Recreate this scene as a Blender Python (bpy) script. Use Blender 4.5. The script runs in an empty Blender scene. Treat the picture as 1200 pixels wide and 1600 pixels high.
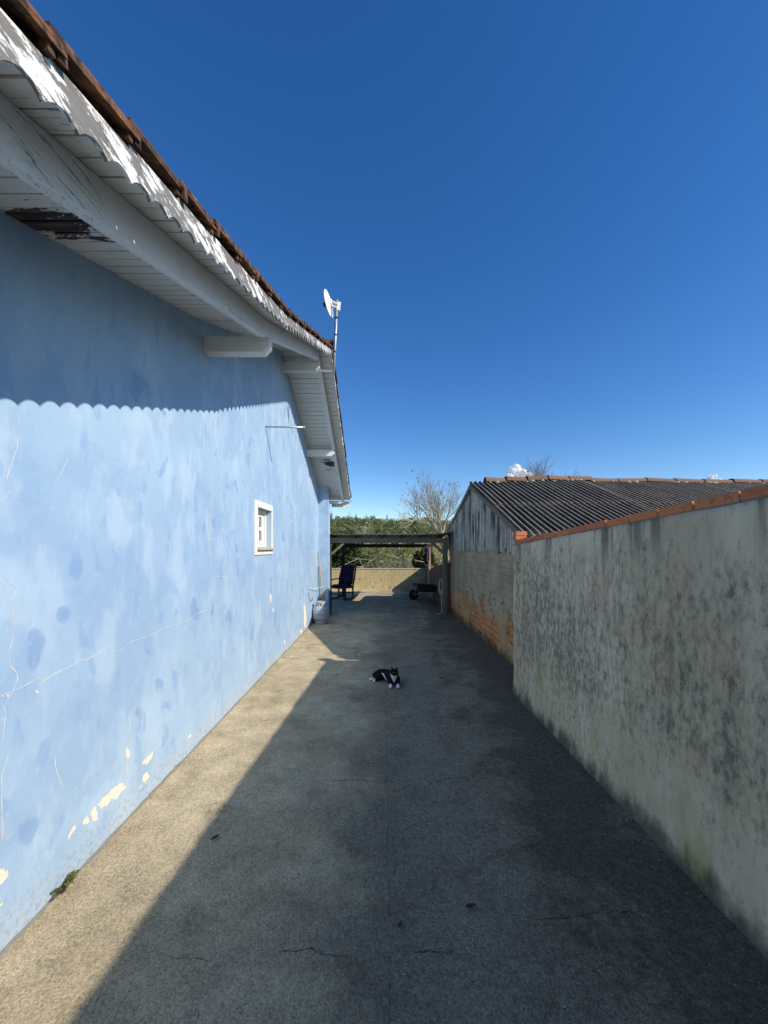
import bpy, bmesh, math, random
import numpy as np
from mathutils import Vector, Matrix, Euler, noise as mnoise

random.seed(7); rng = np.random.default_rng(7)
R = math.radians
scene = bpy.context.scene
col = scene.collection

# ------------------------------------------------------------------ camera, sky, sun, exposure
cam_d = bpy.data.cameras.new('camera'); cam = bpy.data.objects.new('camera', cam_d); col.objects.link(cam)
cam.location = (0, 0, 1.65); cam.rotation_euler = (R(90), 0, 0)
cam_d.sensor_fit = 'VERTICAL'; cam_d.sensor_height = 36.0
cam_d.lens = 36.0 * 600 / 1600
cam_d.shift_y = 55 / 1600
cam_d.clip_start = 0.05; cam_d.clip_end = 6000
scene.camera = cam

SUN = Vector((1.34, -0.725, 1.0)).normalized()
sun_el = math.asin(SUN.z); sun_az = math.atan2(SUN.x, SUN.y)
world = bpy.data.worlds.new('World'); scene.world = world; world.use_nodes = True
wn = world.node_tree.nodes; wl = world.node_tree.links
bg = wn['Background']
sky = wn.new('ShaderNodeTexSky'); sky.sky_type = 'NISHITA'; sky.sun_disc = False
sky.sun_elevation = sun_el; sky.sun_rotation = sun_az
sky.altitude = 400; sky.air_density = 1.0; sky.dust_density = 0.15; sky.ozone_density = 3.0
hs = wn.new('ShaderNodeHueSaturation'); hs.inputs['Saturation'].default_value = 1.3; hs.inputs['Hue'].default_value = 0.508
wl.new(sky.outputs[0], hs.inputs['Color']); wl.new(hs.outputs[0], bg.inputs[0]); bg.inputs[1].default_value = 0.148
scene.cycles.max_bounces = 6; scene.cycles.diffuse_bounces = 4; scene.cycles.glossy_bounces = 2; scene.cycles.transmission_bounces = 4
sd = bpy.data.lights.new('sun', 'SUN'); sun = bpy.data.objects.new('sun', sd); col.objects.link(sun)
sd.energy = 5.0; sd.angle = R(0.53); sd.color = (1.0, 0.93, 0.82)
sun.rotation_euler = SUN.to_track_quat('Z', 'Y').to_euler(); sun.location = (20, -12, 20)
vs = scene.view_settings
vs.view_transform = 'Standard'; vs.look = 'None'; vs.exposure = 0.16; vs.gamma = 1.0; vs.use_curve_mapping = False

# ------------------------------------------------------------------ material helpers
class NT:
    def __init__(s, name):
        s.m = bpy.data.materials.new(name); s.m.use_nodes = True
        s.n = s.m.node_tree.nodes; s.l = s.m.node_tree.links
        s.b = s.n['Principled BSDF']; s.b.inputs['Roughness'].default_value = 0.85
        s.b.inputs['Specular IOR Level'].default_value = 0.25
        s.g = s.n.new('ShaderNodeNewGeometry'); s.pos = s.g.outputs['Position']
    def put(s, sock, v):
        if isinstance(v, (int, float)): sock.default_value = v
        elif isinstance(v, tuple): sock.default_value = v if len(v) == len(sock.default_value) else (*v, 1)
        else: s.l.new(v, sock)
    def scl(s, v, vec=None):
        m = s.n.new('ShaderNodeVectorMath'); m.operation = 'MULTIPLY'
        s.l.new(vec or s.pos, m.inputs[0]); m.inputs[1].default_value = v; return m.outputs[0]
    def noise(s, scale, detail=4, rough=0.55, vec=None, dist=0.0):
        t = s.n.new('ShaderNodeTexNoise'); s.l.new(vec or s.pos, t.inputs['Vector'])
        t.inputs['Scale'].default_value = scale; t.inputs['Detail'].default_value = detail
        t.inputs['Roughness'].default_value = rough; t.inputs['Distortion'].default_value = dist
        return t.outputs['Fac']
    def vor(s, scale, vec=None, feature='F1', out='Distance', rnd=1.0):
        t = s.n.new('ShaderNodeTexVoronoi'); t.feature = feature; s.l.new(vec or s.pos, t.inputs['Vector'])
        t.inputs['Scale'].default_value = scale; t.inputs['Randomness'].default_value = rnd
        return t.outputs[out]
    def math(s, op, a, b=0.0, c=None, clamp=False):
        m = s.n.new('ShaderNodeMath'); m.operation = op; m.use_clamp = clamp
        s.put(m.inputs[0], a); s.put(m.inputs[1], b)
        if c is not None: s.put(m.inputs[2], c)
        return m.outputs[0]
    def ss(s, v, lo, hi):
        m = s.n.new('ShaderNodeMapRange'); m.interpolation_type = 'SMOOTHSTEP'
        s.put(m.inputs[0], v)
        if lo <= hi: m.inputs[1].default_value, m.inputs[2].default_value = lo, hi
        else:
            m.inputs[1].default_value, m.inputs[2].default_value = hi, lo
            m.inputs[3].default_value, m.inputs[4].default_value = 1, 0
        return m.outputs[0]
    def mix(s, f, a, b, mode='MIX'):
        m = s.n.new('ShaderNodeMix'); m.data_type = 'RGBA'; m.blend_type = mode
        s.put(m.inputs[0], f); s.put(m.inputs[6], a); s.put(m.inputs[7], b); return m.outputs[2]
    def xyz(s, vec=None):
        m = s.n.new('ShaderNodeSeparateXYZ'); s.l.new(vec or s.pos, m.inputs[0]); return m.outputs
    def comb(s, x, y, z):
        m = s.n.new('ShaderNodeCombineXYZ')
        for i, v in enumerate((x, y, z)): s.put(m.inputs[i], v)
        return m.outputs[0]
    def rnd(s):
        return s.n.new('ShaderNodeObjectInfo').outputs['Random']
    def bump(s, h, strength=0.5, dist=0.01):
        b = s.n.new('ShaderNodeBump'); s.put(b.inputs['Height'], h)
        b.inputs['Strength'].default_value = strength; b.inputs['Distance'].default_value = dist
        s.l.new(b.outputs[0], s.b.inputs['Normal'])
    def col(s, c): s.put(s.b.inputs['Base Color'], c); return s
    def rough(s, v): s.put(s.b.inputs['Roughness'], v); return s

def ell(n, y0, z0, ry, rz, c, axes=(1, 2), warp=None):
    """soft mask of an ellipse in two world axes"""
    p = n.xyz()
    a = n.math('DIVIDE', n.math('SUBTRACT', p[axes[0]], y0), ry)
    b = n.math('DIVIDE', n.math('SUBTRACT', p[axes[1]], z0), rz)
    d = n.math('SQRT', n.math('ADD', n.math('MULTIPLY', a, a), n.math('MULTIPLY', b, b)))
    if warp: d = n.math('ADD', d, n.math('MULTIPLY', n.math('SUBTRACT', warp, 0.5), 5.5))
    return n.ss(d, 1.0 + c, 1.0 - c)

M = {}
# --- blue painted render
n = NT('blue_paint')
big = n.noise(0.9, 3); mid = n.noise(3.2, 4, 0.6)
strk = n.noise(3.4, 4, 0.6, n.scl((1, 1.3, 0.55)))
c = n.mix(n.ss(big, 0.3, 0.7), (0.285, 0.415, 0.575), (0.35, 0.485, 0.63))
c = n.mix(n.math('MULTIPLY', n.ss(strk, 0.48, 0.66), 0.5), c, (0.46, 0.58, 0.68))
c = n.mix(n.math('MULTIPLY', n.ss(mid, 0.5, 0.64), 0.5), c, (0.255, 0.385, 0.56))
wv = n.n.new('ShaderNodeVectorMath'); wv.operation = 'ADD'
nz = n.n.new('ShaderNodeTexNoise'); nz.inputs['Scale'].default_value = 3.0; n.l.new(n.pos, nz.inputs['Vector'])
ns = n.n.new('ShaderNodeVectorMath'); ns.operation = 'MULTIPLY'; n.l.new(nz.outputs['Color'], ns.inputs[0]); ns.inputs[1].default_value = (0.0, 0.34, 0.5)
n.l.new(n.scl((0, 1.25, 1.0)), wv.inputs[0]); n.l.new(ns.outputs[0], wv.inputs[1])
t = n.n.new('ShaderNodeTexVoronoi'); n.l.new(wv.outputs[0], t.inputs['Vector']); t.inputs['Scale'].default_value = 3.4
sep = n.n.new('ShaderNodeSeparateColor'); n.l.new(t.outputs['Color'], sep.inputs[0])
rad = n.math('SUBTRACT', t.outputs['Distance'], n.math('MULTIPLY', sep.outputs[1], 0.12))
dab = n.math('MULTIPLY', n.ss(n.math('ADD', rad, n.math('MULTIPLY', n.math('SUBTRACT', strk, 0.5), 0.35)), 0.2, 0.11), n.ss(sep.outputs[0], 0.52, 0.56))
dab = n.math('MULTIPLY', dab, n.ss(mid, 0.3, 0.5))
c = n.mix(n.math('MULTIPLY', dab, 0.6), c, (0.20, 0.315, 0.53))
t2 = n.n.new('ShaderNodeTexVoronoi'); n.l.new(n.scl((0, 1.6, 0.8), wv.outputs[0]), t2.inputs['Vector']); t2.inputs['Scale'].default_value = 6.0
sep2 = n.n.new('ShaderNodeSeparateColor'); n.l.new(t2.outputs['Color'], sep2.inputs[0])
dab2 = n.math('MULTIPLY', n.ss(t2.outputs['Distance'], 0.36, 0.18), n.ss(sep2.outputs[0], 0.7, 0.74))
c = n.mix(n.math('MULTIPLY', dab2, 0.4), c, (0.21, 0.335, 0.56))
z = n.xyz()[2]
foot = n.math('MULTIPLY', n.ss(n.math('ADD', z, n.math('MULTIPLY', mid, 0.25)), 0.34, 0.08), 0.55)
c = n.mix(foot, c, (0.42, 0.46, 0.50))
spl = n.math('MULTIPLY', n.ss(z, 0.30, 0.0), n.ss(n.noise(38, 4, 0.75), 0.50, 0.62))
c = n.mix(n.math('MULTIPLY', spl, 0.5), c, (0.22, 0.20, 0.17))
gs = n.noise(26, 4, 0.7)
c = n.mix(n.math('MULTIPLY', n.ss(gs, 0.60, 0.70), 0.25), c, (0.55, 0.62, 0.68))
n.col(c).rough(0.55)
n.bump(n.math('ADD', n.noise(14, 4), n.math('MULTIPLY', n.noise(2.2, 1), 3.0)), 0.35, 0.008); M['blue'] = n.m

n = NT('bare_plaster'); c = n.mix(n.noise(30, 4), (0.66, 0.58, 0.47), (0.82, 0.75, 0.63)); n.col(c); n.bump(n.noise(60, 4), 0.4, 0.004); M['bare'] = n.m
n = NT('dark_crack'); n.col((0.03, 0.035, 0.045)); M['crack'] = n.m

def peel(name, base, under, amount, dark, stretch, rot=None, warm=False):
    n = NT(name)
    v = n.scl(stretch)
    a = n.noise(9 if amount > 0.6 else 15, 6, 0.72, v); b = n.noise(2.0, 3)
    msk = n.ss(n.math('ADD', a, n.math('MULTIPLY', n.math('SUBTRACT', b, 0.5), 0.5)), amount, amount + 0.025)
    c = n.mix(msk, n.mix(n.noise(5, 4), base, tuple(x * 0.86 for x in base)), n.mix(n.noise(40, 5, 0.7, v), under, tuple(x * 0.55 for x in under)))
    cr = n.noise(16, 4, 0.5, n.scl(tuple(s_ * (1.6 if s_ > 1 else 0.5) for s_ in stretch)))
    line = n.ss(n.math('ABSOLUTE', n.math('SUBTRACT', cr, 0.5)), 0.012, 0.003)
    line = n.math('MULTIPLY', line, n.ss(n.noise(1.7, 2), 0.52, 0.62))
    c = n.mix(n.math('MULTIPLY', line, dark), c, (0.08, 0.08, 0.085))
    h = n.math('SUBTRACT', n.math('MULTIPLY', msk, -1.0), n.math('MULTIPLY', line, 0.8))
    if rot:
        for (x0, y0, rx, ry) in rot:
            mk = ell(n, x0, y0, rx, ry, 0.06, (0, 1), n.noise(8, 5, 0.85, n.scl((0.55, 1.3, 1))))
            c = n.mix(mk, c, n.mix(n.ss(n.noise(14, 4, 0.6, n.scl((0.3, 2.5, 1))), 0.4, 0.65), (0.018, 0.013, 0.011), (0.11, 0.065, 0.045)))
    n.col(c).rough(0.6); n.bump(h, 0.5, 0.004); return n.m
M['barge'] = peel('peeling_white_board', (0.80, 0.79, 0.75), (0.26, 0.245, 0.23), 0.47, 0.8, (1.0, 0.42, 1.9))
M['rafter'] = peel('cracked_white_beam', (0.74, 0.74, 0.73), (0.22, 0.23, 0.25), 0.70, 1.0, (3.0, 0.28, 2.6))
M['soffit'] = peel('white_soffit_paint', (0.78, 0.76, 0.71), (0.33, 0.30, 0.28), 0.74, 0.6, (0.5, 2.5, 1), rot=[(-1.47, 1.66, 0.21, 0.12), (-1.19, 8.32, 0.13, 0.13)])
n = NT('white_trim'); n.col(n.mix(n.noise(12, 4), (0.78, 0.76, 0.70), (0.70, 0.68, 0.62))).rough(0.5); n.bump(n.noise(30, 3), 0.2, 0.003); M['white'] = n.m
n = NT('pale_blue_reveal'); n.col((0.36, 0.46, 0.60)).rough(0.6); M['reveal'] = n.m
n = NT('dark_timber'); n.col(n.mix(n.noise(20, 5, 0.6, n.scl((3, 0.4, 3))), (0.035, 0.028, 0.022), (0.09, 0.075, 0.06))); n.bump(n.noise(40, 4, 0.6, n.scl((3, 0.4, 3))), 0.5, 0.004); M['darkwood'] = n.m
n = NT('grey_timber'); n.col(n.mix(n.noise(14, 5, 0.6, n.scl((0.5, 3, 3))), (0.11, 0.09, 0.065), (0.26, 0.22, 0.16))); n.bump(n.noise(40, 4, 0.6, n.scl((0.5, 3, 3))), 0.5, 0.004); M['greywood'] = n.m
n = NT('post_timber'); n.col(n.mix(n.noise(14, 5, 0.6, n.scl((3, 3, 0.35))), (0.075, 0.065, 0.05), (0.22, 0.195, 0.15))); n.bump(n.noise(40, 4, 0.6, n.scl((3, 3, 0.35))), 0.5, 0.004); M['post'] = n.m
n = NT('pale_stick'); n.col(n.mix(n.noise(14, 5, 0.6, n.scl((3, 3, 0.35))), (0.30, 0.23, 0.15), (0.50, 0.41, 0.29))); M['stick'] = n.m

# --- terracotta roof tile
n = NT('old_roof_tile'); r = n.rnd()
c = n.mix(r, (0.21, 0.095, 0.05), (0.11, 0.055, 0.034))
c = n.mix(n.ss(n.noise(18, 4, 0.65), 0.40, 0.62), c, (0.040, 0.028, 0.021))
c = n.mix(n.math('MULTIPLY', n.ss(n.noise(26, 4), 0.62, 0.7), 0.7), c, (0.32, 0.30, 0.20))
n.col(c); n.bump(n.noise(50, 5), 0.5, 0.004); M['tile'] = n.m
n = NT('ridge_tile'); r = n.rnd()
c = n.mix(r, (0.25, 0.135, 0.08), (0.17, 0.10, 0.068))
c = n.mix(n.ss(n.noise(9, 5, 0.65), 0.5, 0.68), c, (0.16, 0.12, 0.085))
n.col(c); n.bump(n.noise(30, 5), 0.5, 0.006); M['ridge'] = n.m
# --- coping brick
n = NT('coping_brick'); r = n.rnd()
c = n.mix(r, (0.62, 0.215, 0.09), (0.46, 0.16, 0.075))
c = n.mix(n.math('MULTIPLY', n.ss(n.noise(20, 5, 0.65), 0.5, 0.75), 0.7), c, (0.16, 0.075, 0.05))
c = n.mix(n.math('MULTIPLY', n.ss(n.noise(55, 3), 0.6, 0.7), 0.6), c, (0.5, 0.32, 0.22))
n.col(c); n.bump(n.noise(70, 5), 0.6, 0.003); M['coping'] = n.m
n = NT('mortar'); n.col(n.mix(n.noise(40, 4), (0.14, 0.135, 0.12), (0.26, 0.25, 0.22))); n.bump(n.noise(60, 5), 0.6, 0.004); M['mortar'] = n.m

# --- stained grey render of the boundary wall
n = NT('stained_render'); p = n.xyz()
vv = n.scl((1, 1.0, 0.38))
c = n.mix(n.ss(n.noise(1.1, 4, 0.6, vv), 0.34, 0.66), (0.52, 0.435, 0.295), (0.69, 0.60, 0.435))
tnt = n.noise(2.4, 4, 0.6)
c = n.mix(n.math('MULTIPLY', n.ss(tnt, 0.52, 0.66), 0.6), c, (0.52, 0.40, 0.28))
c = n.mix(n.math('MULTIPLY', n.ss(tnt, 0.46, 0.34), 0.5), c, (0.55, 0.51, 0.40))
sp = n.noise(20, 5, 0.75, n.scl((1, 1.4, 0.72))); big = n.noise(0.8, 4, 0.55, n.scl((1, 1.0, 0.8)))
band = n.math('MULTIPLY', n.ss(p[2], 0.25, 0.75), n.ss(p[2], 1.80, 1.45))
fld = n.math('ADD', sp, n.math('MULTIPLY', n.math('SUBTRACT', big, 0.5), 0.5))
fld = n.math('ADD', fld, n.math('MULTIPLY', n.math('SUBTRACT', n.noise(6, 4, 0.6, n.scl((1, 1.6, 0.16))), 0.5), 0.34))
fld = n.math('ADD', fld, n.math('MULTIPLY', band, 0.10))
c = n.mix(n.math('MULTIPLY', n.ss(fld, 0.45, 0.72), 0.6), c, (0.22, 0.19, 0.14))
c = n.mix(n.math('MULTIPLY', n.ss(fld, 0.63, 0.77), 0.5), c, (0.06, 0.056, 0.043))
sv = n.n.new('ShaderNodeTexVoronoi'); n.l.new(n.scl((1, 1, 0.8)), sv.inputs['Vector']); sv.inputs['Scale'].default_value = 20
ssp = n.n.new('ShaderNodeSeparateColor'); n.l.new(sv.outputs['Color'], ssp.inputs[0])
dots = n.math('MULTIPLY', n.ss(n.math('ADD', sv.outputs['Distance'], n.math('MULTIPLY', n.math('SUBTRACT', sp, 0.5), 0.9)), 0.46, 0.30), n.ss(ssp.outputs[0], 0.5, 0.55))
dz = n.math('MULTIPLY', n.ss(p[2], 1.1, 1.3), n.ss(p[2], 1.72, 1.55))
dots = n.math('MULTIPLY', n.math('MULTIPLY', dots, dz), n.ss(big, 0.46, 0.56))
c = n.mix(n.math('MULTIPLY', dots, 0.5), c, (0.085, 0.08, 0.062))
drip = n.math('MULTIPLY', n.ss(n.noise(8, 4, 0.55, n.scl((1, 1.5, 0.10))), 0.56, 0.74), 0.5)
c = n.mix(drip, c, (0.22, 0.19, 0.145))
moss = n.math('MULTIPLY', n.ss(p[2], 0.75, 0.15), n.ss(n.noise(3.0, 4, 0.6, vv), 0.45, 0.66))
c = n.mix(n.math('MULTIPLY', moss, 0.8), c, (0.40, 0.36, 0.15))
cpd = n.math('SUBTRACT', n.math('SUBTRACT', 1.948, n.math('MULTIPLY', p[1], 0.064)), p[2])
run = n.math('MULTIPLY', n.ss(cpd, 0.34, 0.0), n.ss(n.noise(5, 4, 0.65, n.scl((1, 1.8, 0.12))), 0.50, 0.64))
c = n.mix(n.math('MULTIPLY', run, 0.7), c, (0.10, 0.088, 0.062))
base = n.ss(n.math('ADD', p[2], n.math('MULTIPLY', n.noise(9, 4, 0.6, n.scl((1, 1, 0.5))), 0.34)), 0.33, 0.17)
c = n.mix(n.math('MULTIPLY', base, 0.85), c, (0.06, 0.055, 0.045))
n.col(c).rough(0.9)
n.bump(n.noise(26, 5, 0.7), 0.5, 0.008); M['render'] = n.m

# --- shed plaster and exposed brick
n = NT('rough_shed_plaster'); p = n.xyz()
bt = n.n.new('ShaderNodeTexBrick'); n.l.new(n.comb(n.math('ADD', p[1], n.math('MULTIPLY', n.noise(7, 2), 0.03)), n.math('ADD', p[2], n.math('MULTIPLY', n.noise(6, 2), 0.03)), 0.0), bt.inputs['Vector'])
bt.inputs['Scale'].default_value = 1.0; bt.inputs['Brick Width'].default_value = 0.2; bt.inputs['Row Height'].default_value = 0.105; bt.inputs['Mortar Size'].default_value = 0.009; bt.inputs['Mortar Smooth'].default_value = 0.5
c = n.mix(n.ss(n.noise(3, 5, 0.6), 0.3, 0.7), (0.30, 0.245, 0.155), (0.43, 0.36, 0.25))
c = n.mix(n.math('MULTIPLY', n.ss(n.noise(16, 5, 0.7), 0.55, 0.7), 0.45), c, (0.20, 0.17, 0.12))
c = n.mix(n.math('MULTIPLY', bt.outputs['Fac'], n.math('MULTIPLY', n.ss(n.noise(2.5, 3), 0.38, 0.6), 0.40)), c, (0.12, 0.10, 0.08))
orng = n.math('MULTIPLY', n.ss(n.math('ADD', p[2], n.math('MULTIPLY', n.noise(4, 4, 0.6), 0.9)), 1.2, 0.8), 0.6)
c = n.mix(orng, c, (0.60, 0.29, 0.11))
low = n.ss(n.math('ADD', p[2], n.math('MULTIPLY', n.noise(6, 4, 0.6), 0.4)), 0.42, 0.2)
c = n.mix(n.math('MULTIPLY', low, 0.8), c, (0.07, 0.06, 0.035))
n.col(c); n.bump(n.math('ADD', n.noise(30, 6, 0.7), n.math('MULTIPLY', bt.outputs['Fac'], -0.3)), 0.7, 0.012); M['shedplaster'] = n.m
n = NT('exposed_brick'); p = n.xyz(); r = n.rnd()
c = n.mix(r, (0.68, 0.26, 0.10), (0.46, 0.19, 0.09))
c = n.mix(n.math('MULTIPLY', n.ss(n.noise(12, 5, 0.6), 0.45, 0.65), 0.65), c, (0.46, 0.30, 0.16))
c = n.mix(n.math('MULTIPLY', n.ss(n.noise(25, 4, 0.6), 0.55, 0.7), 0.5), c, (0.10, 0.08, 0.055))
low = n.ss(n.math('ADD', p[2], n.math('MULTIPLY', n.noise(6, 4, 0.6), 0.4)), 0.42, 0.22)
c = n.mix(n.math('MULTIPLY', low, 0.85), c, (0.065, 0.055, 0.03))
n.col(c); n.bump(n.noise(45, 5, 0.65), 0.6, 0.006); M['brick'] = n.m
n = NT('dark_red_brickwork'); p = n.xyz()  # dark red brick pattern with darker blotches
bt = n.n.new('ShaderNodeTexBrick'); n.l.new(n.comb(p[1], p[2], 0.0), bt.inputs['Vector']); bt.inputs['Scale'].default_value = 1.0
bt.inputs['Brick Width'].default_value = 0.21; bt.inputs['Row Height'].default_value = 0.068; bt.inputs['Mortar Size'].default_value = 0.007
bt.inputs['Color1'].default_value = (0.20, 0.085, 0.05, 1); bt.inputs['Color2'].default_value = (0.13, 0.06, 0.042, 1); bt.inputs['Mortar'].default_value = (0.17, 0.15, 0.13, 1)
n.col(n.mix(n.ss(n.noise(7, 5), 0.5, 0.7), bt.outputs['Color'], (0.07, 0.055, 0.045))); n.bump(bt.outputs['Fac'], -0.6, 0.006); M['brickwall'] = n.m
# --- weathered planks
n = NT('weathered_plank'); r = n.rnd(); p = n.xyz()
off = n.comb(n.math('MULTIPLY', r, 30.0), p[1], n.math('MULTIPLY', p[2], 0.10))
g1 = n.noise(9, 5, 0.6, off); fine = n.noise(60, 5, 0.6, off)
c = n.mix(r, (0.44, 0.39, 0.32), (0.66, 0.60, 0.51))
c = n.mix(n.ss(fine, 0.4, 0.65), c, (0.24, 0.215, 0.185))
st = n.ss(n.noise(2.6, 5, 0.65, n.comb(n.math('MULTIPLY', r, 9.0), p[1], n.math('MULTIPLY', p[2], 0.45))), 0.50, 0.63)
c = n.mix(n.math('MULTIPLY', st, 0.88), c, (0.025, 0.025, 0.027))
n.col(c); n.bump(n.math('ADD', fine, g1), 0.5, 0.006); M['plank'] = n.m
# --- fibre cement sheet
def fibre(name, dark, light, streak):
    n = NT(name); p = n.xyz()
    s1 = n.noise(2.2, 5, 0.65, n.scl(streak)); s2 = n.noise(20, 5, 0.7)
    c = n.mix(n.ss(s1, 0.35, 0.7), dark, light)
    c = n.mix(n.math('MULTIPLY', n.ss(s2, 0.5, 0.7), 0.6), c, tuple(x * 0.4 for x in dark))
    at = n.n.new('ShaderNodeAttribute'); at.attribute_name = 'crest'
    cr = n.math('MULTIPLY', n.ss(n.math('ADD', at.outputs['Fac'], n.math('MULTIPLY', n.math('SUBTRACT', s2, 0.5), 0.8)), 0.72, 1.05), 0.75)
    c = n.mix(cr, c, (0.33, 0.295, 0.225))
    n.col(c).rough(0.95); n.bump(s2, 0.5, 0.006); return n.m
M['fibre'] = fibre('weathered_fibre_cement', (0.042, 0.034, 0.027), (0.15, 0.122, 0.088), (3.0, 0.35, 1))
n = NT('pale_fibre_cement'); n.col(n.mix(n.noise(15, 5), (0.40, 0.37, 0.31), (0.22, 0.20, 0.165))); M['palefibre'] = n.m

# --- concrete driveway
n = NT('worn_concrete'); p = n.xyz()
warp = n.noise(1.2, 4, 0.6)
c = n.mix(n.ss(n.noise(1.0, 5, 0.62), 0.3, 0.7), (0.53, 0.415, 0.255), (0.70, 0.575, 0.375))
c = n.mix(n.math('MULTIPLY', n.ss(n.noise(3.1, 5, 0.65), 0.5, 0.72), 0.45), c, (0.34, 0.28, 0.17))
grit = n.noise(95, 3, 0.8); grit2 = n.noise(30, 5, 0.8); med = n.noise(4.5, 6, 0.72)
c = n.mix(n.math('MULTIPLY', n.ss(grit, 0.40, 0.72), 0.45), c, (0.22, 0.18, 0.11))
c = n.mix(n.math('MULTIPLY', n.ss(grit2, 0.5, 0.72), 0.2), c, (0.20, 0.17, 0.115))
xw = n.math('ADD', p[0], n.math('MULTIPLY', n.math('SUBTRACT', n.noise(1.1, 5, 0.62), 0.5), 1.3))
damp = n.ss(xw, -1.0, 0.6)
alg = n.math('ADD', n.math('MULTIPLY', n.noise(1.6, 6, 0.7), 0.62), n.math('MULTIPLY', damp, 0.30))
alg = n.math('ADD', alg, n.math('SUBTRACT', n.math('MULTIPLY', n.ss(p[1], 4.5, 1.2), 0.07), n.math('MULTIPLY', n.ss(p[1], 5.0, 13.0), 0.14)))  # darker towards the camera, paler towards the back
alg = n.ss(alg, 0.38, 0.60)
algc = n.mix(n.ss(n.math('ADD', n.math('MULTIPLY', med, 0.6), n.math('MULTIPLY', grit2, 0.4)), 0.36, 0.64), (0.40, 0.345, 0.255), (0.115, 0.098, 0.074))
c = n.mix(n.math('MULTIPLY', alg, 0.88), c, algc)
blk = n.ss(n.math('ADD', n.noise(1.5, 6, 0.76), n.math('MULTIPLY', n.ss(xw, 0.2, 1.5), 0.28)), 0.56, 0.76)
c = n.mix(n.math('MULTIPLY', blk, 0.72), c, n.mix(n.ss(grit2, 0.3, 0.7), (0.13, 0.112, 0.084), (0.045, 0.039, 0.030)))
mid = n.math('MULTIPLY', n.ss(n.math('ABSOLUTE', n.math('ADD', p[0], n.math('MULTIPLY', n.math('SUBTRACT', warp, 0.5), 0.35))), 0.40, 0.0), 0.22)
c = n.mix(mid, c, (0.10, 0.088, 0.065))
ag = n.n.new('ShaderNodeTexVoronoi'); n.l.new(n.pos, ag.inputs['Vector']); ag.inputs['Scale'].default_value = 150
ags = n.n.new('ShaderNodeSeparateColor'); n.l.new(ag.outputs['Color'], ags.inputs[0])
peb = n.math('MULTIPLY', n.ss(ag.outputs['Distance'], 0.42, 0.25), n.ss(ags.outputs[0], 0.91, 0.95))
c = n.mix(n.math('MULTIPLY', peb, 0.6), c, (0.50, 0.47, 0.41))
pit = n.math('MULTIPLY', n.ss(ag.outputs['Distance'], 0.5, 0.3), n.ss(ags.outputs[1], 0.80, 0.86))
c = n.mix(n.math('MULTIPLY', pit, 0.5), c, (0.06, 0.053, 0.04))
gr = n.math('ADD', n.math('ADD', n.math('MULTIPLY', ags.outputs[2], 0.62), n.math('MULTIPLY', grit, 0.55)), n.math('MULTIPLY', med, 1.45))
c = n.mix(0.85, c, n.mix(1.0, c, n.comb(n.math('SUBTRACT', gr, 0.37), n.math('SUBTRACT', gr, 0.37), n.math('SUBTRACT', gr, 0.37)), 'MULTIPLY'))
cn1 = n.noise(2.3, 5, 0.65); cn2 = n.ss(n.noise(3.5, 4, 0.7), 0.40, 0.56)
def crackline(axis, at, wob, lo=None, hi=None, w=0.006, seed=0.0):
    other = 1 - axis
    nn = cn1
    d = n.math('ABSOLUTE', n.math('SUBTRACT', n.math('ADD', p[axis], n.math('MULTIPLY', n.math('SUBTRACT', nn, 0.5), wob)), at))
    k = n.ss(d, w, w * 0.3)
    k = n.math('MULTIPLY', k, cn2)
    if lo is not None: k = n.math('MULTIPLY', k, n.math('MULTIPLY', n.ss(p[other], lo, lo + 0.15), n.ss(p[other], hi, hi - 0.15)))
    return k
k = n.math('MULTIPLY', crackline(0, 0.02, 0.10, 0.6, 9.5, 0.004, 3.0), 0.6)
for a in ((1, 1.56, 0.22, -0.95, 0.35, 0.004, 1.0), (1, 1.72, 0.2, 0.3, 1.3, 0.0035, 5.0), (1, 2.72, 0.2, -0.5, 1.0, 0.004, 7.0), (1, 6.3, 0.4, -1.4, 1.5, 0.005, 9.0)):
    k = n.math('MAXIMUM', k, crackline(*a))
c = n.mix(n.math('MULTIPLY', k, 0.85), c, (0.02, 0.02, 0.02))
n.col(c).rough(0.92)
n.bump(n.noise(60, 5, 0.8), 1.0, 0.013); M['concrete'] = n.m
# --- sunlit yard wall at the back
n = NT('old_yard_wall'); c = n.mix(n.noise(2.5, 5, 0.6), (0.42, 0.335, 0.17), (0.58, 0.49, 0.29))
c = n.mix(n.ss(n.noise(12, 5, 0.65, n.scl((1, 1, 0.5))), 0.53, 0.68), c, (0.15, 0.125, 0.07)); n.col(c); n.bump(n.noise(20, 5), 0.6, 0.01); M['yardwall'] = n.m
n = NT('wall_cap'); n.col(n.mix(n.noise(9, 5), (0.55, 0.49, 0.35), (0.38, 0.33, 0.22))); M['cap'] = n.m
n = NT('soil'); n.col(n.mix(n.noise(1.5, 5), (0.09, 0.085, 0.04), (0.06, 0.07, 0.03))); M['soil'] = n.m
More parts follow.
